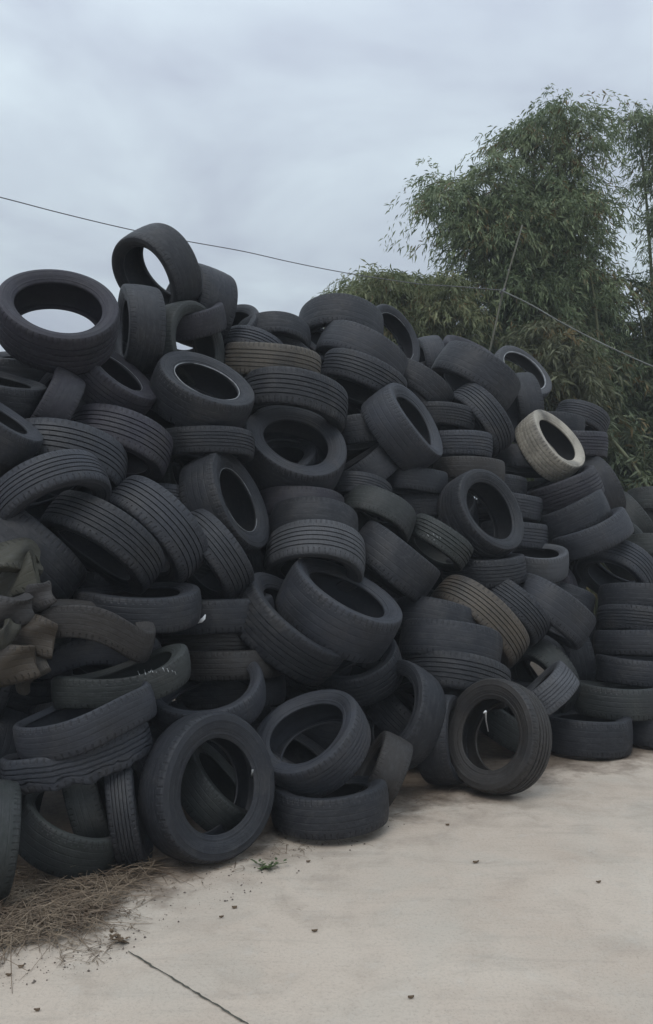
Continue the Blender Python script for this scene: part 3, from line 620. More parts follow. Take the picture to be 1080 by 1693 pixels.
FILL = [
 (-0.081, 6.921, 1.225, 0.004, -0.735, -0.678, 0.607, 0.324),
 (-2.708, 5.354, 1.791, 0.726, 0.554, 0.407, 0.621, 0.309),
 (-2.562, 4.787, 1.467, -0.709, 0.018, 0.705, 0.583, 0.344),
 (-1.63, 6.08, 1.526, -0.311, 0.0, 0.951, 0.632, 0.35),
 (1.641, 7.517, 0.27, 0.783, -0.043, 0.62, 0.56, 0.315),
 (-0.363, 6.352, 0.486, 0.133, -0.057, 0.989, 0.647, 0.327),
 (-1.715, 4.796, 0.224, -0.388, -0.285, 0.876, 0.582, 0.324),
 (-1.674, 5.009, 0.478, -0.338, -0.175, 0.925, 0.615, 0.349),
 (-0.959, 5.94, 0.969, 0.145, 0.982, -0.122, 0.582, 0.337),
 (0.49, 6.164, 0.242, 0.149, -0.512, 0.846, 0.641, 0.336),
 (-1.815, 5.426, 1.138, -0.5, -0.433, 0.749, 0.618, 0.326),
 (0.717, 6.558, 0.582, -0.576, -0.752, 0.32, 0.624, 0.339),
 (-1.208, 4.54, 0.547, -0.169, 0.177, 0.97, 0.619, 0.301),
 (-0.383, 7.117, 1.837, 0.147, -0.489, -0.86, 0.654, 0.323),
 (1.324, 8.393, 1.884, -0.109, 0.027, 0.994, 0.568, 0.344),
 (0.91, 7.625, 1.051, -0.352, -0.126, 0.928, 0.618, 0.313),
 (-1.236, 6.079, 1.923, -0.195, -0.964, -0.181, 0.571, 0.322),
 (1.371, 7.181, 0.513, 0.202, -0.454, 0.868, 0.593, 0.335),
 (-2.302, 4.255, 0.222, 0.381, 0.217, 0.899, 0.613, 0.31),
 (0.354, 7.312, 1.604, -0.233, 0.544, 0.806, 0.598, 0.338),
 (-1.621, 4.572, 0.764, -0.406, 0.134, -0.904, 0.595, 0.305),
 (0.501, 7.618, 1.656, 0.571, 0.694, 0.438, 0.595, 0.349),
 (-0.022, 6.2, 0.292, 0.784, -0.616, -0.081, 0.587, 0.318),
 (-0.57, 6.056, 1.294, 0.489, -0.72, 0.493, 0.599, 0.329),
 (-1.542, 6.498, 2.043, -0.084, -0.189, -0.978, 0.566, 0.307),
 (-0.167, 6.33, 1.998, 0.044, -0.831, 0.554, 0.571, 0.319),
 (0.116, 6.971, 2.003, 0.652, -0.744, -0.144, 0.631, 0.312),
 (2.236, 7.348, 0.202, 0.059, -0.45, 0.891, 0.586, 0.314),
 (-1.47, 6.511, 2.234, -0.117, 0.236, 0.965, 0.608, 0.353),
 (1.4, 7.766, 0.677, 0.421, 0.034, 0.906, 0.626, 0.326),
 (-1.497, 5.118, 1.497, -0.597, 0.257, -0.76, 0.592, 0.324),
 (-0.841, 5.151, 0.277, -0.286, 0.565, 0.774, 0.623, 0.321),
 (-0.023, 7.052, 2.454, 0.917, -0.364, -0.163, 0.6, 0.332),
 (-1.462, 5.525, 2.123, 0.244, 0.139, 0.96, 0.649, 0.341),
 (0.386, 7.214, 2.059, -0.342, 0.322, 0.883, 0.595, 0.32),
 (0.113, 6.011, 1.049, 0.271, -0.054, 0.961, 0.583, 0.31),
 (-2.838, 5.317, 2.274, 0.031, 0.67, 0.742, 0.61, 0.325),
 (1.532, 7.475, 0.949, -0.063, 0.506, 0.86, 0.562, 0.312),
 (-1.882, 6.292, 2.54, 0.002, -0.851, -0.525, 0.597, 0.338),
 (-0.571, 6.788, 1.447, -0.032, -0.293, 0.956, 0.639, 0.321),
 (-0.495, 5.647, 0.294, 0.888, 0.388, 0.248, 0.565, 0.325),
 (-0.233, 6.488, 0.835, -0.555, 0.189, 0.81, 0.628, 0.355),
 (-1.378, 6.443, 2.671, -0.583, -0.065, 0.81, 0.606, 0.332),
 (-0.332, 5.988, 1.918, -0.083, -0.519, 0.851, 0.568, 0.316),
 (-0.882, 5.496, 1.302, 0.333, 0.052, 0.942, 0.569, 0.323),
 (0.536, 7.277, 1.179, -0.282, 0.379, 0.881, 0.615, 0.301),
 (0.26, 7.707, 2.206, -0.979, -0.057, 0.198, 0.63, 0.316),
 (-1.606, 5.961, 2.257, 0.129, 0.252, 0.959, 0.587, 0.316),
 (-0.314, 7.306, 2.392, 0.214, 0.401, 0.891, 0.591, 0.319),
 (-0.383, 6.614, 2.25, -0.275, 0.294, 0.915, 0.589, 0.337),
 (0.35, 7.747, 2.535, 0.436, 0.314, 0.843, 0.655, 0.358),
 (-2.145, 5.671, 1.411, -0.32, 0.705, 0.634, 0.572, 0.352),
 (-1.039, 6.517, 1.525, 0.009, -0.397, 0.918, 0.564, 0.334),
 (1.448, 6.443, 0.478, -0.084, -0.643, 0.762, 0.609, 0.306),
 (-2.778, 5.115, 0.67, 0.395, -0.882, 0.256, 0.567, 0.327),
 (0.908, 7.179, 1.572, -0.23, -0.438, 0.869, 0.629, 0.329),
 (-1.662, 5.756, 2.457, -0.163, -0.34, 0.926, 0.562, 0.352),
 (-0.484, 5.844, 0.178, -0.169, 0.122, 0.978, 0.589, 0.343),
 (-0.928, 6.861, 1.98, 0.413, 0.476, 0.777, 0.637, 0.313),
 (1.339, 8.189, 1.035, -0.687, -0.254, 0.681, 0.635, 0.352),
 (1.248, 8.039, 2.181, -0.104, -0.507, 0.856, 0.616, 0.323),
 (0.694, 7.746, 1.986, -0.175, -0.191, 0.966, 0.579, 0.343),
 (-1.165, 4.713, 0.423, 0.878, -0.246, 0.411, 0.608, 0.348),
 (2.124, 7.404, 0.651, -0.879, 0.019, -0.476, 0.62, 0.352),
 (1.678, 7.726, 1.165, 0.626, -0.72, -0.302, 0.581, 0.324),
 (1.265, 6.92, 0.705, 0.487, 0.105, 0.867, 0.567, 0.321),
 (-1.705, 4.386, 0.375, -0.7, -0.566, 0.436, 0.637, 0.336),
 (0.099, 6.335, 1.26, 0.041, -0.154, 0.987, 0.584, 0.306),
 (1.189, 8.23, 2.34, -0.307, 0.767, 0.563, 0.629, 0.316),
 (0.283, 6.808, 0.724, 0.248, -0.456, -0.855, 0.574, 0.322),
 (-0.799, 6.35, 1.704, 0.402, -0.124, 0.907, 0.568, 0.338),
 (-1.449, 5.69, 0.305, -0.684, 0.281, 0.673, 0.626, 0.322),
 (-1.737, 4.854, 0.82, 0.175, -0.866, -0.469, 0.577, 0.329),
 (1.076, 7.71, 1.362, 0.457, -0.16, 0.875, 0.578, 0.329),
 (-2.594, 4.904, 1.044, -0.447, 0.156, 0.881, 0.601, 0.329),
 (-1.73, 5.721, 1.741, -0.076, -0.262, 0.962, 0.621, 0.324),
 (-0.537, 6.212, 1.359, 0.865, -0.385, -0.321, 0.616, 0.334),
 (0.243, 7.816, 2.981, 0.017, -0.991, 0.133, 0.589, 0.326),
 (-0.684, 5.719, 0.426, 0.257, -0.175, 0.95, 0.567, 0.327),
 (0.836, 6.919, 0.232, -0.235, -0.444, 0.865, 0.62, 0.3),
 (-0.113, 5.846, 0.633, 0.485, -0.257, 0.836, 0.57, 0.338),
 (2.883, 7.793, 0.335, -0.359, 0.929, -0.096, 0.633, 0.351),
 (1.602, 8.093, 1.557, -0.581, 0.368, 0.726, 0.638, 0.342),
 (-0.326, 7.221, 2.666, 0.195, 0.463, 0.865, 0.653, 0.325),
 (-2.264, 4.345, 0.499, 0.489, 0.695, 0.527, 0.576, 0.301),
 (0.983, 6.948, 0.922, 0.86, 0.3, -0.413, 0.618, 0.305),
 (-1.265, 5.47, 0.539, 0.265, -0.367, 0.892, 0.629, 0.32),
 (-0.77, 6.842, 2.354, -0.328, 0.739, 0.588, 0.652, 0.343),
 (0.372, 7.52, 2.227, -0.082, 0.178, 0.981, 0.657, 0.352),
 (-1.489, 5.839, 0.785, 0.23, 0.725, 0.649, 0.574, 0.356),
 (-0.813, 6.117, 2.239, -0.238, -0.886, 0.397, 0.59, 0.338),
 (1.246, 7.64, 1.5, 0.038, -0.104, 0.994, 0.564, 0.302),
 (0.32, 6.793, 1.025, -0.153, -0.348, -0.925, 0.569, 0.33),
 (-2.543, 4.826, 2.239, -0.598, -0.265, 0.756, 0.625, 0.341),
 (-0.743, 5.298, 0.216, 0.253, 0.061, 0.966, 0.584, 0.322),
 (0.047, 5.657, 0.243, 0.151, 0.051, 0.987, 0.648, 0.333),
 (-0.706, 5.869, 0.815, 0.367, 0.381, 0.849, 0.657, 0.323),
 (-1.878, 5.179, 1.389, 0.127, -0.114, 0.985, 0.635, 0.33),
 (-1.835, 3.891, 0.186, -0.105, 0.268, 0.958, 0.582, 0.333),
 (-1.76, 5.316, 0.719, -0.49, 0.03, 0.871, 0.6, 0.338),
 (2.947, 8.056, 0.726, 0.148, -0.051, 0.988, 0.658, 0.358),
 (-1.168, 5.972, 1.733, 0.492, -0.341, 0.801, 0.59, 0.323),
 (0.712, 6.353, 0.263, -0.218, 0.446, 0.868, 0.66, 0.354),
 (-2.443, 4.641, 1.471, -0.587, -0.551, -0.593, 0.601, 0.319),
 (0.486, 5.64, 0.297, 0.714, -0.054, 0.698, 0.649, 0.306),
 (1.821, 7.904, 1.624, 0.784, -0.606, 0.137, 0.563, 0.336),
 (-1.188, 6.717, 2.97, 0.307, 0.565, 0.766, 0.642, 0.323),
 (-2.135, 5.773, 1.932, -0.599, -0.587, 0.545, 0.648, 0.327),
 (-0.921, 6.305, 2.298, -0.318, -0.138, -0.938, 0.616, 0.335),
 (-2.347, 4.352, 0.875, -0.619, -0.038, 0.785, 0.643, 0.321),
 (2.153, 8.169, 1.783, 0.726, -0.34, 0.598, 0.576, 0.349),
 (0.354, 6.141, 0.622, 0.308, 0.091, 0.947, 0.595, 0.332),
 (-0.289, 6.621, 1.857, 0.823, -0.523, 0.22, 0.599, 0.3),
 (-1.255, 5.228, 0.321, 0.946, -0.272, -0.176, 0.58, 0.338),
 (-0.287, 5.897, 0.888, 0.169, 0.091, 0.981, 0.623, 0.308),
 (2.99, 8.219, 1.006, 0.036, -0.695, 0.718, 0.599, 0.335),
 (0.099, 7.011, 1.445, -0.138, 0.598, 0.79, 0.645, 0.334),
 (-2.604, 4.738, 1.8, 0.04, 0.212, 0.976, 0.577, 0.305),
 (1.356, 8.562, 2.497, 0.61, 0.518, 0.6, 0.644, 0.33),
 (-2.891, 5.297, 2.735, 0.736, -0.198, 0.648, 0.579, 0.311),
 (-0.691, 5.609, 1.28, 0.581, -0.758, 0.296, 0.591, 0.346),
 (1.259, 8.236, 1.586, 0.204, 0.122, 0.971, 0.614, 0.329),
 (-1.447, 5.669, 1.092, -0.201, -0.508, 0.837, 0.575, 0.341),
 (-1.06, 5.716, 2.262, 0.232, 0.318, 0.919, 0.621, 0.315),
 (-1.54, 6.59, 2.528, 0.143, 0.634, 0.76, 0.617, 0.348),
 (0.002, 7.099, 2.312, -0.32, 0.783, 0.533, 0.575, 0.315),
 (-2.65, 4.768, 2.567, 0.586, -0.643, 0.494, 0.607, 0.347),
 (-2.044, 5.306, 2.032, 0.756, 0.642, 0.13, 0.638, 0.334),
 (-0.499, 7.327, 2.932, 0.285, 0.191, 0.939, 0.656, 0.332),
 (-1.071, 5.493, 1.188, 0.766, 0.058, 0.64, 0.567, 0.332),
 (0.366, 7.755, 2.956, -0.063, -0.108, 0.992, 0.616, 0.325),
 (-1.234, 5.041, 0.864, 0.051, 0.895, 0.443, 0.605, 0.316),
 (0.831, 7.08, 1.747, 0.694, 0.123, 0.709, 0.614, 0.306),
 (1.425, 8.331, 1.864, -0.422, -0.713, 0.561, 0.6, 0.307),
 (0.864, 8.255, 2.877, -0.278, -0.005, 0.961, 0.64, 0.33),
 (1.83, 7.895, 0.781, -0.171, -0.216, 0.961, 0.582, 0.304),
 (1.48, 6.738, 0.149, -0.155, -0.003, 0.988, 0.564, 0.338),
 (0.307, 7.391, 1.46, -0.66, -0.681, -0.318, 0.565, 0.315),
 (-2.592, 4.758, 2.926, -0.102, -0.144, 0.984, 0.576, 0.334),
 (-0.756, 6.282, 0.903, 0.408, 0.19, 0.893, 0.571, 0.332),
 (-2.242, 4.199, 1.657, -0.831, 0.046, -0.555, 0.572, 0.305),
 (1.176, 8.456, 2.738, -0.6, 0.794, 0.095, 0.567, 0.304),
 (-2.699, 4.918, 0.88, 0.249, -0.882, 0.4, 0.572, 0.318),
 (0.65, 6.766, 1.381, -0.001, 0.456, 0.89, 0.607, 0.353),
 (-2.223, 4.823, 0.265, -0.542, -0.293, 0.788, 0.605, 0.353),
 (-1.949, 5.113, 1.126, -0.593, -0.371, 0.715, 0.593, 0.313),
 (-2.357, 4.382, 2.168, -0.046, 0.976, -0.215, 0.595, 0.319),
 (2.203, 7.952, 1.175, -0.788, 0.566, 0.242, 0.639, 0.344),
 (-1.468, 5.858, 2.507, -0.294, 0.818, 0.495, 0.578, 0.301),
 (0.936, 7.027, 1.008, -0.146, -0.335, 0.931, 0.578, 0.323),
 (1.279, 7.121, 1.06, 0.72, 0.408, -0.561, 0.573, 0.351),
 (0.193, 6.783, 0.658, -0.499, 0.855, -0.143, 0.604, 0.329),
 (1.202, 7.645, 2.325, 0.429, -0.784, 0.449, 0.586, 0.349),
 (0.853, 6.411, 0.461, 0.28, 0.38, 0.881, 0.605, 0.309),
 (-0.893, 7.108, 2.618, -0.221, 0.13, 0.967, 0.649, 0.329),
 (0.262, 6.57, 2.195, -0.142, 0.08, 0.987, 0.597, 0.339),
 (-2.986, 5.461, 2.891, -0.594, 0.23, 0.771, 0.579, 0.33),
 (-1.682, 4.418, 0.749, -0.898, -0.299, 0.324, 0.563, 0.324),
 (-2.199, 4.116, 1.075, 0.922, 0.186, 0.339, 0.564, 0.315),
 (-2.494, 4.629, 0.665, 0.1, 0.752, 0.651, 0.585, 0.359),
 (-1.043, 6.197, 1.288, -0.238, 0.618, 0.75, 0.627, 0.34),
 (-0.257, 6.053, 0.363, -0.016, 0.5, 0.866, 0.631, 0.331),
 (-0.948, 6.134, 1.942, 0.147, -0.428, 0.892, 0.641, 0.32),
 (0.799, 7.789, 2.654, 0.388, -0.011, 0.921, 0.576, 0.327),
 (-1.781, 5.973, 1.872, 0.63, 0.625, -0.461, 0.644, 0.339),
 (1.761, 7.289, 0.974, 0.486, 0.87, -0.086, 0.588, 0.321),
 (0.778, 7.261, 0.653, 0.114, -0.602, 0.79, 0.647, 0.326),
 (0.21, 6.428, 1.276, -0.023, 0.992, 0.122, 0.563, 0.305),
 (-0.047, 6.471, 1.532, -0.399, 0.19, 0.897, 0.583, 0.316),
 (2.414, 6.978, 0.275, -0.082, -0.613, 0.786, 0.64, 0.322),
 (-1.91, 5.138, 1.922, -0.024, -0.052, 0.998, 0.621, 0.345),
 (-0.014, 7.658, 2.547, 0.854, 0.516, 0.061, 0.603, 0.352),
 (2.773, 7.707, 0.753, -0.219, -0.839, 0.498, 0.583, 0.315),
]

CUT_ROLL = 0
SCRAPS = [
 (8, 925, 4.02, 112, 'a', 80, 25, (35, 12), 'pale olive torn rubber flap on top of the scrap heap at the left edge'),
 (34, 962, 4.06, 84, 'a', 50, -35, (10, 30), 'ragged olive rubber corner just below the topmost torn flap'),
 (50, 992, 4.02, 84, 'b', 80, -20, (-10, 22), 'grey curled rubber flap in the upper middle of the left scrap heap'),
 (10, 1008, 3.90, 84, 'b', 60, 30, (-20, 0), 'dark grey rubber slab at the very left edge, mid height of the scrap heap'),
 (46, 1050, 3.98, 92, 'c', 60, -10, (4, -8), 'brown block shaped rubber piece sticking out to the right of the left scrap heap'),
 (6, 1056, 3.86, 60, 'a', 80, 40, (-20, 60), 'folded olive rubber end below the dark grey slab at the very left edge'),
 (8, 1100, 3.90, 96, 'c', 60, 10, (-10, 10), 'brown rubber slab near the bottom of the left scrap heap'),
 (48, 1112, 3.98, 74, 'd', 80, -30, (10, 45), 'dark brown curled rubber strip at the bottom right of the left scrap heap'),
]
LITTER = [(15,1614,.011,'dry leaf bit at the bottom left beside the photo edge'),(62,1672,.010,'dark leaf bit in the bottom left corner of the concrete'),
 (787,1427,.016,'dark dry leaf on the open concrete right of centre'),(680,1651,.010,'tiny leaf bit near the bottom centre right of the concrete'),
 (521,1541,.012,'small leaf bit on the concrete right of the joint line'),
 (388,1502,.012,'leaf bit on the stained concrete before the large black standing tyre'),(366,1518,.009,'tiny leaf bit beside the stained concrete'),
 (510,1426,.010,'leaf bit before the flat tyre at the foot'),
 (740,1365,.011,'brown leaf bit left of the brown dusty standing tyre'),
 (990,1460,.012,'faint leaf on the right part of the concrete'),
 (35,1600,.012,'long dark leaf by the lower edge of the dry grass')]


GROUP = 'scrap tyres heaped in the pile'
placed = {}
for (tid, x, y, z, ax, ay, az, D, W, rim, st, ti, fl, lab) in FRONT:
    if fl.startswith('S'):
        ms = tyre_meshes(W, rim, 'p' if st == 's' else st, deform=SPEC[fl], key=fl)
        roll = 0
        nm = 'crushed_tyre'
    elif fl == 'C':
        ms = tyre_meshes(W, rim, st, seg=60, arc=(R(-215), R(-15)), key='cut')
        roll = R(CUT_ROLL); nm = 'cut_tyre'
    else:
        vi = random.randrange(3)
        ms = tyre_meshes(W, rim, st, deform=WARP[vi], key=vi); roll = random.uniform(0, 2 * math.pi); nm = 'tyre'
    ov = (random.uniform(.975, 1.02), random.uniform(.975, 1.02)) if nm == 'tyre' else (1, 1)
    placed[tid] = place_tyre(ms, (x, y, z), (ax, ay, az), D, roll, ti, lab, GROUP, ov, nm)
    if tid in ('A8', 'A9', 'A36', 'A19', 'A28'): bead_ring(placed[tid], W, rim, 1, M['bead'], {'A8': .0055, 'A36': .012}.get(tid, .003))
for i, (x, y, z, ax, ay, az, D, W) in enumerate(FILL):
    ms = tyre_meshes((.32, .35)[i % 2], .66, 'rp'[(i // 2) % 2], seg=64, deform=WARP[i % 3], key=i % 3)
    place_tyre(ms, (x, y, z), (ax, ay, az), D, random.uniform(0, 6.28), random.choice('kkkgu'),
               'dark worn tyre buried inside the pile behind the front layer of tyres', 'tyres buried inside the pile')

# ------------------------------------------------------------------ torn rubber scraps at the left edge
def rubber_scrap(px, py, depth, wpx, tint, arc, turn, tilt, label, W=.30, thick=None):
    """a sawn piece of tyre carcass folded onto the heap"""
    sc = wpx * depth / F_PX
    seed = random.random() * 10
    def df(x, y, z):
        return (x + .02 * math.sin(z * 22 + seed), y + .022 * math.sin(x * 15 + z * 18 + seed), z * (1 + .15 * math.sin(x * 9 + seed)) + .02 * math.sin(y * 25 + seed))
    ms = tyre_meshes(W, .74, 'p', seg=28, arc=(R(90 - arc / 2), R(90 + arc / 2)), deform=df, key='scrap%.3f' % seed)
    e = empty('tyre_scrap')
    span = 2 * .47 * math.sin(R(arc / 2))
    k = sc / span
    p = at(px, py, depth)
    rot = Matrix.Rotation(R(turn + 180), 4, 'Z') @ Matrix.Rotation(R(tilt[0]), 4, 'X') @ Matrix.Rotation(R(tilt[1]), 4, 'Y')
    e.matrix_world = Matrix.Translation(p) @ rot @ Matrix.Diagonal((k, k, k, 1)) @ Matrix.Translation((0, -.42, 0))
    tag(e, label, 'rubber scrap', 'torn rubber scraps heaped at the left edge')
    for nm, me in ms:
        o = link(nm, me, e); o.color = (*TINT_S[tint], 1)
TINT_S = {'a': (.042, .041, .029), 'b': (.030, .028, .028), 'c': (.042, .032, .022), 'd': (.052, .046, .038)}
for s in SCRAPS: rubber_scrap(*s)

# ------------------------------------------------------------------ little things on the tyres
def small_mesh(name, pts, thick, mat, label, cat, parent=None, group=None):
    """a small bent flake or stick"""
    V, Fc = tube(pts, thick, 5)
    o = link(name, mesh_np(name, V, Fc, mat), parent)
    if parent is None: tag(o, label, cat, group)
    return o
p = at(333, 1026, 4.62)
small_mesh('plastic_scrap', [p + Vector((-.02, 0, -.012)), p, p + Vector((.014, 0, .012)), p + Vector((.02, .01, .03))], [.004, .011, .009, .003],
           M['scrap'], 'small white torn plastic scrap caught on the flat dark tyre left of centre', 'plastic scrap')
p = at(802, 1178, 5.0)
small_mesh('stick', [p + Vector((-.012, -.02, 0)), p + Vector((0, -.02, .012)), p + Vector((.05, .25, -.1)), p + Vector((.09, .4, -.2))], [.004, .006, .004, .003],
           M['scrap'], 'thin pale stick poking through the hole of the brown dusty standing tyre', 'stick')

# ------------------------------------------------------------------ bamboo and trees behind
def leaves_mesh(name, P, Dr, L, Wd, rnd, mat):
    """P (n,3) roots, Dr (n,3) directions, L lengths, Wd widths: folded lance shaped leaves"""
    n = len(P)
    up = RNG.normal(0, 1, (n, 3)); side = np.cross(Dr, up); side /= np.linalg.norm(side, axis=1)[:, None] + 1e-9
    nor = np.cross(side, Dr)
    mid = P + Dr * (L * .42)[:, None] + nor * (L * .06)[:, None]
    tip = P + Dr * L[:, None] - np.array([0, 0, 1]) * (L * .18)[:, None]
    V = np.empty((n, 4, 3))
    V[:, 0] = P; V[:, 1] = mid + side * Wd[:, None] / 2; V[:, 2] = tip; V[:, 3] = mid - side * Wd[:, None] / 2
    me = bpy.data.meshes.new(name)
    me.vertices.add(n * 4); me.vertices.foreach_set('co', V.reshape(-1))
    idx = np.arange(n) * 4
    tri = np.stack([idx, idx + 1, idx + 2, idx, idx + 2, idx + 3], 1).reshape(-1)
    me.loops.add(n * 6); me.loops.foreach_set('vertex_index', tri.astype(np.int32))
    me.polygons.add(n * 2)
    me.polygons.foreach_set('loop_start', (np.arange(n * 2) * 3).astype(np.int32))
    me.polygons.foreach_set('loop_total', np.full(n * 2, 3, np.int32))
    me.update(calc_edges=True); me.validate()
    a = me.attributes.new('rnd', 'FLOAT', 'FACE'); a.data.foreach_set('value', np.repeat(rnd, 2).astype(np.float32))
    me.materials.append(mat)
    return me
def culm_path(base, tip, droop, n=16):
    """rises steeply, then bends over to its tip"""
    base, tip = np.array(base, float), np.array(tip, float)
    ctrl = np.array([base[0] + (tip[0] - base[0]) * .22, base[1] + (tip[1] - base[1]) * .22, tip[2] + droop])
    t = np.linspace(0, 1, n)[:, None]
    return (1 - t) ** 2 * base + 2 * t * (1 - t) * ctrl + t ** 2 * tip
def bamboo(name, label, tips, base_c, base_r, leaf, mat, dens=1.0, leaf_len=.09, start=.35, br=(.25, .8), droop=(.5, 1.3), group=None, cat='bamboo'):
    root = empty(name, (base_c[0], base_c[1], 0))
    tag(root, label, cat, group)
    bc = np.array([base_c[0], base_c[1], 0.])
    PP, DD, LL, WW, RR = [], [], [], [], []
    for tip in tips:
        an, rr = RNG.uniform(0, 6.28), base_r * math.sqrt(RNG.uniform())
        b = bc + np.array([rr * math.cos(an), rr * math.sin(an), 0])
        path = culm_path(b, tip, RNG.uniform(*droop))
        V, Fc = tube([Vector(p - bc) for p in path], list(np.linspace(.034, .008, len(path))), 6)
        link('culm', mesh_np('culm', V, Fc, M['culm']), root)
        nb = int(40 * dens)
        ts = RNG.uniform(start, 1.0, nb)
        f = ts * (len(path) - 1); i0 = np.minimum(f.astype(int), len(path) - 2); fr = (f - i0)[:, None]
        q = path[i0] * (1 - fr) + path[i0 + 1] * fr
        for k in range(nb):
            # a side branch that leaves sideways and hangs, carrying leaf sprays
            aa = RNG.uniform(0, 6.28); bl = RNG.uniform(*br) * (1.15 - .55 * abs(ts[k] - .7))
            d0 = np.array([math.cos(aa), math.sin(aa), RNG.uniform(.0, .7)])
            m = int(leaf * RNG.uniform(.7, 1.3))
            s = np.sort(RNG.uniform(.15, 1, m))[:, None]
            pos = q[k] + d0 * bl * s + np.array([0, 0, -1]) * (bl * .75) * s ** 2 + RNG.normal(0, .028, (m, 3))
            dr = d0 * .7 + np.array([0, 0, -1]) * (.4 + s * .8) + RNG.normal(0, .55, (m, 3))
            dr /= np.linalg.norm(dr, axis=1)[:, None]
            PP.append(pos); DD.append(dr)
            l = leaf_len * RNG.uniform(.6, 1.25, m); LL.append(l); WW.append(l * RNG.uniform(.16, .24, m))
            RR.append(np.clip(RNG.normal(.45, .28) + RNG.normal(0, .18, m), 0, 1))
    P = np.concatenate(PP) - bc
    me = leaves_mesh('foliage', P, np.concatenate(DD), np.concatenate(LL), np.concatenate(WW), np.concatenate(RR), mat)
    link('foliage', me, root)
    return root
def tips_px(lst, y, jy=.6):
    out = []
    for px, py in lst:
        d = y + RNG.uniform(-jy, jy); out.append(tuple(at(px, py, d)))
    return out
def scatter_px(x0, x1, top, bot, n):
    """n random bearings between the skyline function top(px) and the row bot"""
    o = []
    for _ in range(n):
        px = RNG.uniform(x0, x1); t = top(px); o.append((px, t + (bot - t) * RNG.uniform(0, 1) ** 1.3))
    return o
def skyl(pts):
    xs, ys = zip(*pts)
    return lambda x: float(np.interp(x, xs, ys))
# faint worn white marks and a painted rim glint, laid on the rubber where it faces the yard
bpy.context.view_layer.update()
DG = bpy.context.evaluated_depsgraph_get()
def marks(tid, strokes, w):
    VV, FF = [], []
    o0 = Vector((0, 0, CAM_H))
    for (x1, y1, x2, y2) in strokes:
        pts = []
        for k in range(4):
            t = k / 3; tgt = at(x1 + (x2 - x1) * t, y1 + (y2 - y1) * t, 1.0)
            hit, loc, nor, ix, ob, mt = scene.ray_cast(DG, o0, (tgt - o0).normalized())
            if hit and ob.parent and ob.parent.name == placed[tid].name: pts.append(loc + nor * .001)
        if len(pts) >= 2:
            v, f = tube(pts, w, 5); b = len(VV); VV += v; FF += [tuple(b + i for i in q) for q in f]
    if VV:
        o = link('pale_mark_glint', mesh_np('pale_mark_glint', VV, FF, M['mark_glint'])); o.parent = placed[tid]
        o.matrix_parent_inverse = placed[tid].matrix_world.inverted()
        o['label'] = 'small faded white lettering marks and painted rim glint'
marks('A78', [(228,1109,231,1116),(239,1107,241,1116),(245,1110,247,1112),(250,1106,253,1112),(251,1106,248,1112),(258,1111,259,1112),(269,1104,272,1110),(276,1105,279,1111),(284,1108,286,1111),(289,1110,291,1115)], .0022)
marks('A63', [(707,884,709,887),(716,882,718,885),(728,887,729,891),(717,892,719,893),(722,886,724,889)], .002)
marks('A71', [(418,1272,417,1284)], .005)  # glint on the tyre's rim, put in as a pale coloured stroke


sk_main = skyl([(650, 330), (690, 285), (740, 300), (790, 262), (840, 225), (880, 200), (940, 180), (985, 215), (1020, 250), (1060, 330)])
main_tips = tips_px([(682, 352), (690, 332), (704, 308), (716, 325), (728, 350), (742, 395), (742, 372), (752, 330), (748, 430), (765, 300), (778, 400), (790, 340), (800, 380), (790, 290), (812, 275), (830, 250), (850, 232),
    (868, 218), (890, 210), (905, 202), (925, 192), (945, 186), (962, 200), (975, 225), (990, 250), (985, 300)], 11.6)
main_tips += tips_px(scatter_px(790, 990, skyl([(790, 360), (840, 320), (940, 285), (990, 380)]), 580, 30), 12.0, 1.0)
bamboo('bamboo_clump', 'tall arching bamboo clump drooping left over the tyre pile', main_tips, (3.2, 12.2), .7, 44, M['leaf_a'], 1.0, br=(.25, .85), group='bamboo growing behind the tyre pile')
right_tips = tips_px([(1025, 200), (1035, 190), (1050, 205), (1072, 205), (1085, 230), (1100, 215), (1120, 240), (1075, 300), (1095, 350)], 12.6)
right_tips += tips_px(scatter_px(1075, 1230, skyl([(1075, 330), (1100, 210), (1230, 260)]), 560, 26), 13.0, .8)
bamboo('bamboo_clump', 'bamboo clump at the right edge of the photo beyond a bright sky gap', right_tips, (5.4, 13.2), .6, 36, M['leaf_a'], 1.0, br=(.2, .55), group='bamboo growing behind the tyre pile')
low_tips = tips_px([(545, 492), (562, 478), (580, 470), (600, 468), (618, 462), (640, 455), (660, 470), (690, 462), (712, 470), (735, 478), (750, 468)], 11.0)
low_tips += tips_px(scatter_px(540, 800, skyl([(540, 505), (600, 475), (700, 475), (800, 440)]), 600, 26), 11.4, .8)
bamboo('bamboo_clump', 'low bushy bamboo rising behind the middle of the pile skyline', low_tips, (1.4, 11.6), .9, 36, M['leaf_b'], 1.0, leaf_len=.095, start=.3, br=(.2, .55), droop=(.2, .5), group='bamboo growing behind the tyre pile')
mid_tips = tips_px(scatter_px(760, 1120, skyl([(760, 430), (960, 400), (1000, 440), (1080, 450), (1120, 400)]), 700, 44), 13.2, .8)
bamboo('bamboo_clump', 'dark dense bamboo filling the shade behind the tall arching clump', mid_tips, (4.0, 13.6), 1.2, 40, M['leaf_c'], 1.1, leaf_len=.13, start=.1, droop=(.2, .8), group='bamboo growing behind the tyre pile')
fr_tips = tips_px([(860, 590), (880, 560), (900, 545), (920, 560), (945, 575), (960, 600), (930, 620), (890, 630), (905, 590)], 10.3, .3)
bamboo('bamboo_clump', 'yellowish green drooping fronds hanging low under the tall bamboo', fr_tips, (2.9, 10.8), .35, 30, M['leaf_d'], .8, leaf_len=.12, start=.5, br=(.2, .5), droop=(.1, .5), group='bamboo growing behind the tyre pile')
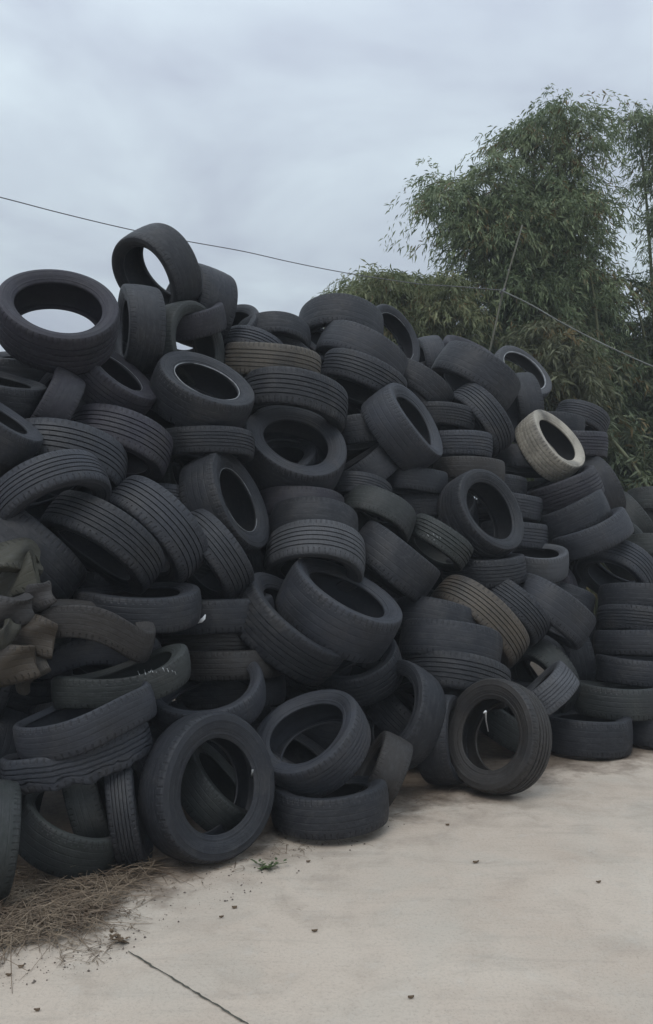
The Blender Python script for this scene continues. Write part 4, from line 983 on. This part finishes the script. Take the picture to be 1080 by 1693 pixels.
und = tips_px(scatter_px(700, 1300, skyl([(700, 560), (1300, 560)]), 840, 40), 12.2, .9)
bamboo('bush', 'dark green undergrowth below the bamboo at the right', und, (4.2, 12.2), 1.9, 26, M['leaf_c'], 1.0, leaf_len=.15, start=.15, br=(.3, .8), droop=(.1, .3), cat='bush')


# ------------------------------------------------------------------ pole and cable
pole_top, pole_foot = at(862, 372, 9.6), at(806, 590, 9.6)
dirn = (pole_foot - pole_top).normalized()
foot = pole_top + dirn * (pole_top.z / -dirn.z)
pp = [foot.lerp(pole_top, i / 12) + Vector((.012 * math.sin(i * 1.7), 0, 0)) for i in range(13)]
V, Fc = tube(pp, list(np.linspace(.017, .009, 13)), 8)
pr = empty('cable_pole', foot)
tag(pr, 'thin pale leaning pole holding up the cable in front of the bamboo', 'pole')
link('shaft', mesh_np('shaft', [v - foot for v in V], Fc, M['pole']), pr)
kn = at(831, 482, 9.56)
V, Fc = tube([kn + Vector((-.03, 0, -.02)), kn + Vector((.03, -.01, .03))], .014, 6)
link('cable_tie', mesh_np('cable_tie', [v - foot for v in V], Fc, M['cable']), pr)
cpts = [(-140, 292, 6.2), (0, 326, 6.8), (100, 352, 7.15), (200, 376, 7.5), (300, 397, 7.8), (400, 415, 8.1), (480, 433, 8.4), (560, 449, 8.7), (640, 462, 8.95),
        (700, 470, 9.15), (760, 474, 9.35), (831, 480, 9.54)]
def smooth_line(pts, n=6):
    P = [np.array(at(*p)) for p in pts]; out = []
    for i in range(len(P) - 1):
        p0, p1, p2, p3 = P[max(i - 1, 0)], P[i], P[i + 1], P[min(i + 2, len(P) - 1)]
        for k in range(n):
            t = k / n
            out.append(Vector(.5 * ((2 * p1) + (-p0 + p2) * t + (2 * p0 - 5 * p1 + 4 * p2 - p3) * t * t + (-p0 + 3 * p1 - 3 * p2 + p3) * t ** 3)))
    out.append(Vector(P[-1])); return out
V, Fc = tube(smooth_line(cpts), .0042, 6)
tag(link('overhead_cable', mesh_np('overhead_cable', V, Fc, M['cable_l'] if 'cable_l' in M else M['cable'])), 'long thin overhead cable sloping down across the sky to the leaning pole', 'cable')
c2 = [(831, 481, 9.54), (880, 505, 9.4), (930, 534, 9.3), (1000, 570, 9.2), (1080, 606, 9.1), (1180, 645, 9.0)]
M['cable_p'] = simple('pale_cable', (.16, .17, .16), .6, 3)
V, Fc = tube(smooth_line(c2), .0075, 6)
tag(link('overhead_cable', mesh_np('overhead_cable', V, Fc, M['cable_p'])), 'pale cable dropping right from the leaning pole in front of the bamboo', 'cable')

# ------------------------------------------------------------------ dry grass, litter, weeds
def strands(name, n, sampler, lmin, lmax, mats, width=.0022, lift=.05, kind='stuff', label=None, cat=None):
    V, Fc, R_ = [], [], []
    for _ in range(n):
        p = sampler(); L = random.uniform(lmin, lmax); an = random.uniform(0, 6.28); el_ = abs(random.gauss(0, .30))
        d = Vector((math.cos(an) * math.cos(el_), math.sin(an) * math.cos(el_), math.sin(el_)))
        side = Vector((-d.y, d.x, 0)).normalized(); curl = Vector((random.gauss(0, .5), random.gauss(0, .5), -.5))
        z0 = random.uniform(.002, lift); b = len(V); w = width * random.uniform(.6, 1.5); m = 6
        for i in range(m):
            t = i / (m - 1); q = p + d * L * t + curl * L * t * t * .5; q.z = max(.004, q.z + z0)
            up = Vector((0, 0, w * .7))
            ww = w * (1 - .6 * t)
            V += [q + side * ww, q - side * ww, q + up * (1 - .6 * t)]
        for i in range(m - 1):
            a = b + i * 3
            for e0, e1 in ((0, 1), (1, 2), (2, 0)): Fc.append((a + e0, a + e1, a + 3 + e1, a + 3 + e0))
    me = mesh_np(name, V, Fc, mats, True)
    o = link(name, me); tag(o, label, cat, None, kind)
    return o
def straw_mat():
    N = Nodes('dry_straw'); oc = N.coord('Object')
    c = N.ramp(N.noise(oc, 9, 3, .7), .3, .7, (.090, .058, .038, 1), (.30, .235, .165, 1))
    N.l.new(c, N.b.inputs['Base Color']); N.b.inputs['Roughness'].default_value = .8
    return N.m
M['straw'] = straw_mat()
def in_poly_px(poly):
    xs = [p[0] for p in poly]; ys = [p[1] for p in poly]
    def s():
        while True:
            x, y = random.uniform(min(xs), max(xs)), random.uniform(min(ys), max(ys)); ins = False
            for i in range(len(poly)):
                (x1, y1), (x2, y2) = poly[i], poly[i - 1]
                if (y1 > y) != (y2 > y) and x < (x2 - x1) * (y - y1) / (y2 - y1) + x1: ins = not ins
            if ins: return ground_at(x, y)
    return s
strands('dry_grass', 2600, in_poly_px([(-120, 1440), (60, 1445), (190, 1440), (262, 1425), (250, 1450), (196, 1490), (170, 1530), (90, 1560), (-120, 1590)]), .05, .22, M['straw'], lift=.045,
        label='tangled dry brown grass spread in front of the lower left tyres', cat='dry grass')
strands('straw_litter', 420, in_poly_px([(180, 1440), (330, 1425), (480, 1385), (700, 1300), (900, 1235), (900, 1250), (720, 1325), (560, 1400), (400, 1440), (260, 1480), (200, 1560), (170, 1600), (80, 1600)]), .02, .09, M['straw'], lift=.006,
        width=.0016, label='thin straw litter strewn along the foot of the tyre pile', cat='litter')
def crumbs(name, n, sampler, label):
    V, Fc = [], []
    for _ in range(n):
        p = sampler(); r = .0012 + .005 * random.random() ** 5; b = len(V)
        for d in ((1, 0, 0), (0, 1, 0), (-1, 0, 0), (0, -1, 0), (0, 0, .8), (0, 0, -.5)):
            V.append(p + Vector(d) * r * random.uniform(.7, 1.3) + Vector((0, 0, r * .4)))
        for i in range(4):
            Fc.append((b + i, b + (i + 1) % 4, b + 4)); Fc.append((b + (i + 1) % 4, b + i, b + 5))
    tag(link(name, mesh_np(name, V, Fc, M['crumb'], False)), label, 'grit', None, 'stuff')
M['crumb'] = simple('grit', (.12, .10, .085), .9, 12, .6)
crumbs('grit', 1100, in_poly_px([(150, 1480), (330, 1420), (480, 1375), (700, 1300), (900, 1232), (1080, 1215), (1080, 1232), (920, 1250), (740, 1330), (600, 1400), (430, 1470), (260, 1540), (180, 1600), (0, 1640), (0, 1560)]), 'fine dark grit strewn along the foot of the tyre pile')
def flake(name, px, py, size, mat, label, cat, group, rot=None):
    g = ground_at(px, py); an = random.uniform(0, 6.28) if rot is None else rot
    V, Fc = [], []
    n = 9
    for j in range(2):
        for i in range(n):
            t = 2 * math.pi * i / n; r = size * (1 + random.uniform(-.25, .25))
            x, y = r * math.cos(t), r * .42 * math.sin(t)
            V.append(Vector((x * math.cos(an) - y * math.sin(an), x * math.sin(an) + y * math.cos(an), .003 + .005 * j + size * .25 * (math.cos(t) ** 2))))
    Fc = [tuple(range(n - 1, -1, -1)), tuple(range(n, 2 * n))] + [(i, (i + 1) % n, n + (i + 1) % n, n + i) for i in range(n)]
    o = link(name, mesh_np(name, V, Fc, mat, False)); o.location = g
    tag(o, label, cat, group)
for px, py, s, lab in LITTER: flake('dry_leaf', px, py, s, M['dead'], lab, 'dry leaf', 'small dry leaves scattered on the concrete', 0.2)
def weed(px, py, n, size, label):
    root = empty('weed_sprig', ground_at(px, py)); tag(root, label, 'weed')
    V, Fc = [], []; SV, SF = [], []
    for i in range(n):
        an = random.uniform(0, 6.28); L = size * random.uniform(.5, 1.2)
        d = Vector((math.cos(an), math.sin(an) * .6, random.uniform(.1, .6)))
        v, f = tube([Vector((0, 0, .002)), d * L * .5, d * L + Vector((0, 0, -.01))], .0012, 4); o = len(SV); SV += v; SF += [tuple(o + k for k in q) for q in f]
        for k in range(5):
            p = d * L * (.35 + .16 * k); a2 = random.uniform(0, 6.28); q = Vector((math.cos(a2), math.sin(a2), .3)) * .022; sd = Vector((-q.y, q.x, 0)) * .35
            b = len(V); V += [p, p + q * .5 + sd, p + q, p + q * .5 - sd]; Fc.append((b, b + 1, b + 2, b + 3))
    link('stem', mesh_np('stem', SV, SF, M['weed']), root); link('leaf_cluster', mesh_np('leaf_cluster', V, Fc, M['weed'], False), root)
weed(438, 1436, 9, .085, 'small green weed sprig lying on the concrete before the large black standing tyre')
M['weed'] = M['dead']
weed(214, 1560, 6, .08, 'withered dark weed tuft at the end of the concrete joint line')

# ------------------------------------------------------------------ thin damp air
def haze():
    x0, x1, y0, y1, z0, z1 = -165, 165, -45, 245, -1.0, 14.0
    V = [(x, y, z) for z in (z0, z1) for y in (y0, y1) for x in (x0, x1)]
    Fc = [(0, 2, 3, 1), (4, 5, 7, 6), (0, 1, 5, 4), (2, 6, 7, 3), (0, 4, 6, 2), (1, 3, 7, 5)]
    m = bpy.data.materials.new('damp_air'); m.use_nodes = True
    n, l = m.node_tree.nodes, m.node_tree.links; n.clear()
    out = n.new('ShaderNodeOutputMaterial'); v = n.new('ShaderNodeVolumePrincipled')
    v.inputs['Color'].default_value = (.86, .90, .94, 1); v.inputs['Density'].default_value = HAZE
    l.new(v.outputs[0], out.inputs['Volume'])
    me = mesh_np('haze', V, Fc, m, False)
    tag(link('haze', me), kind='stuff')
HAZE = .0035
haze()
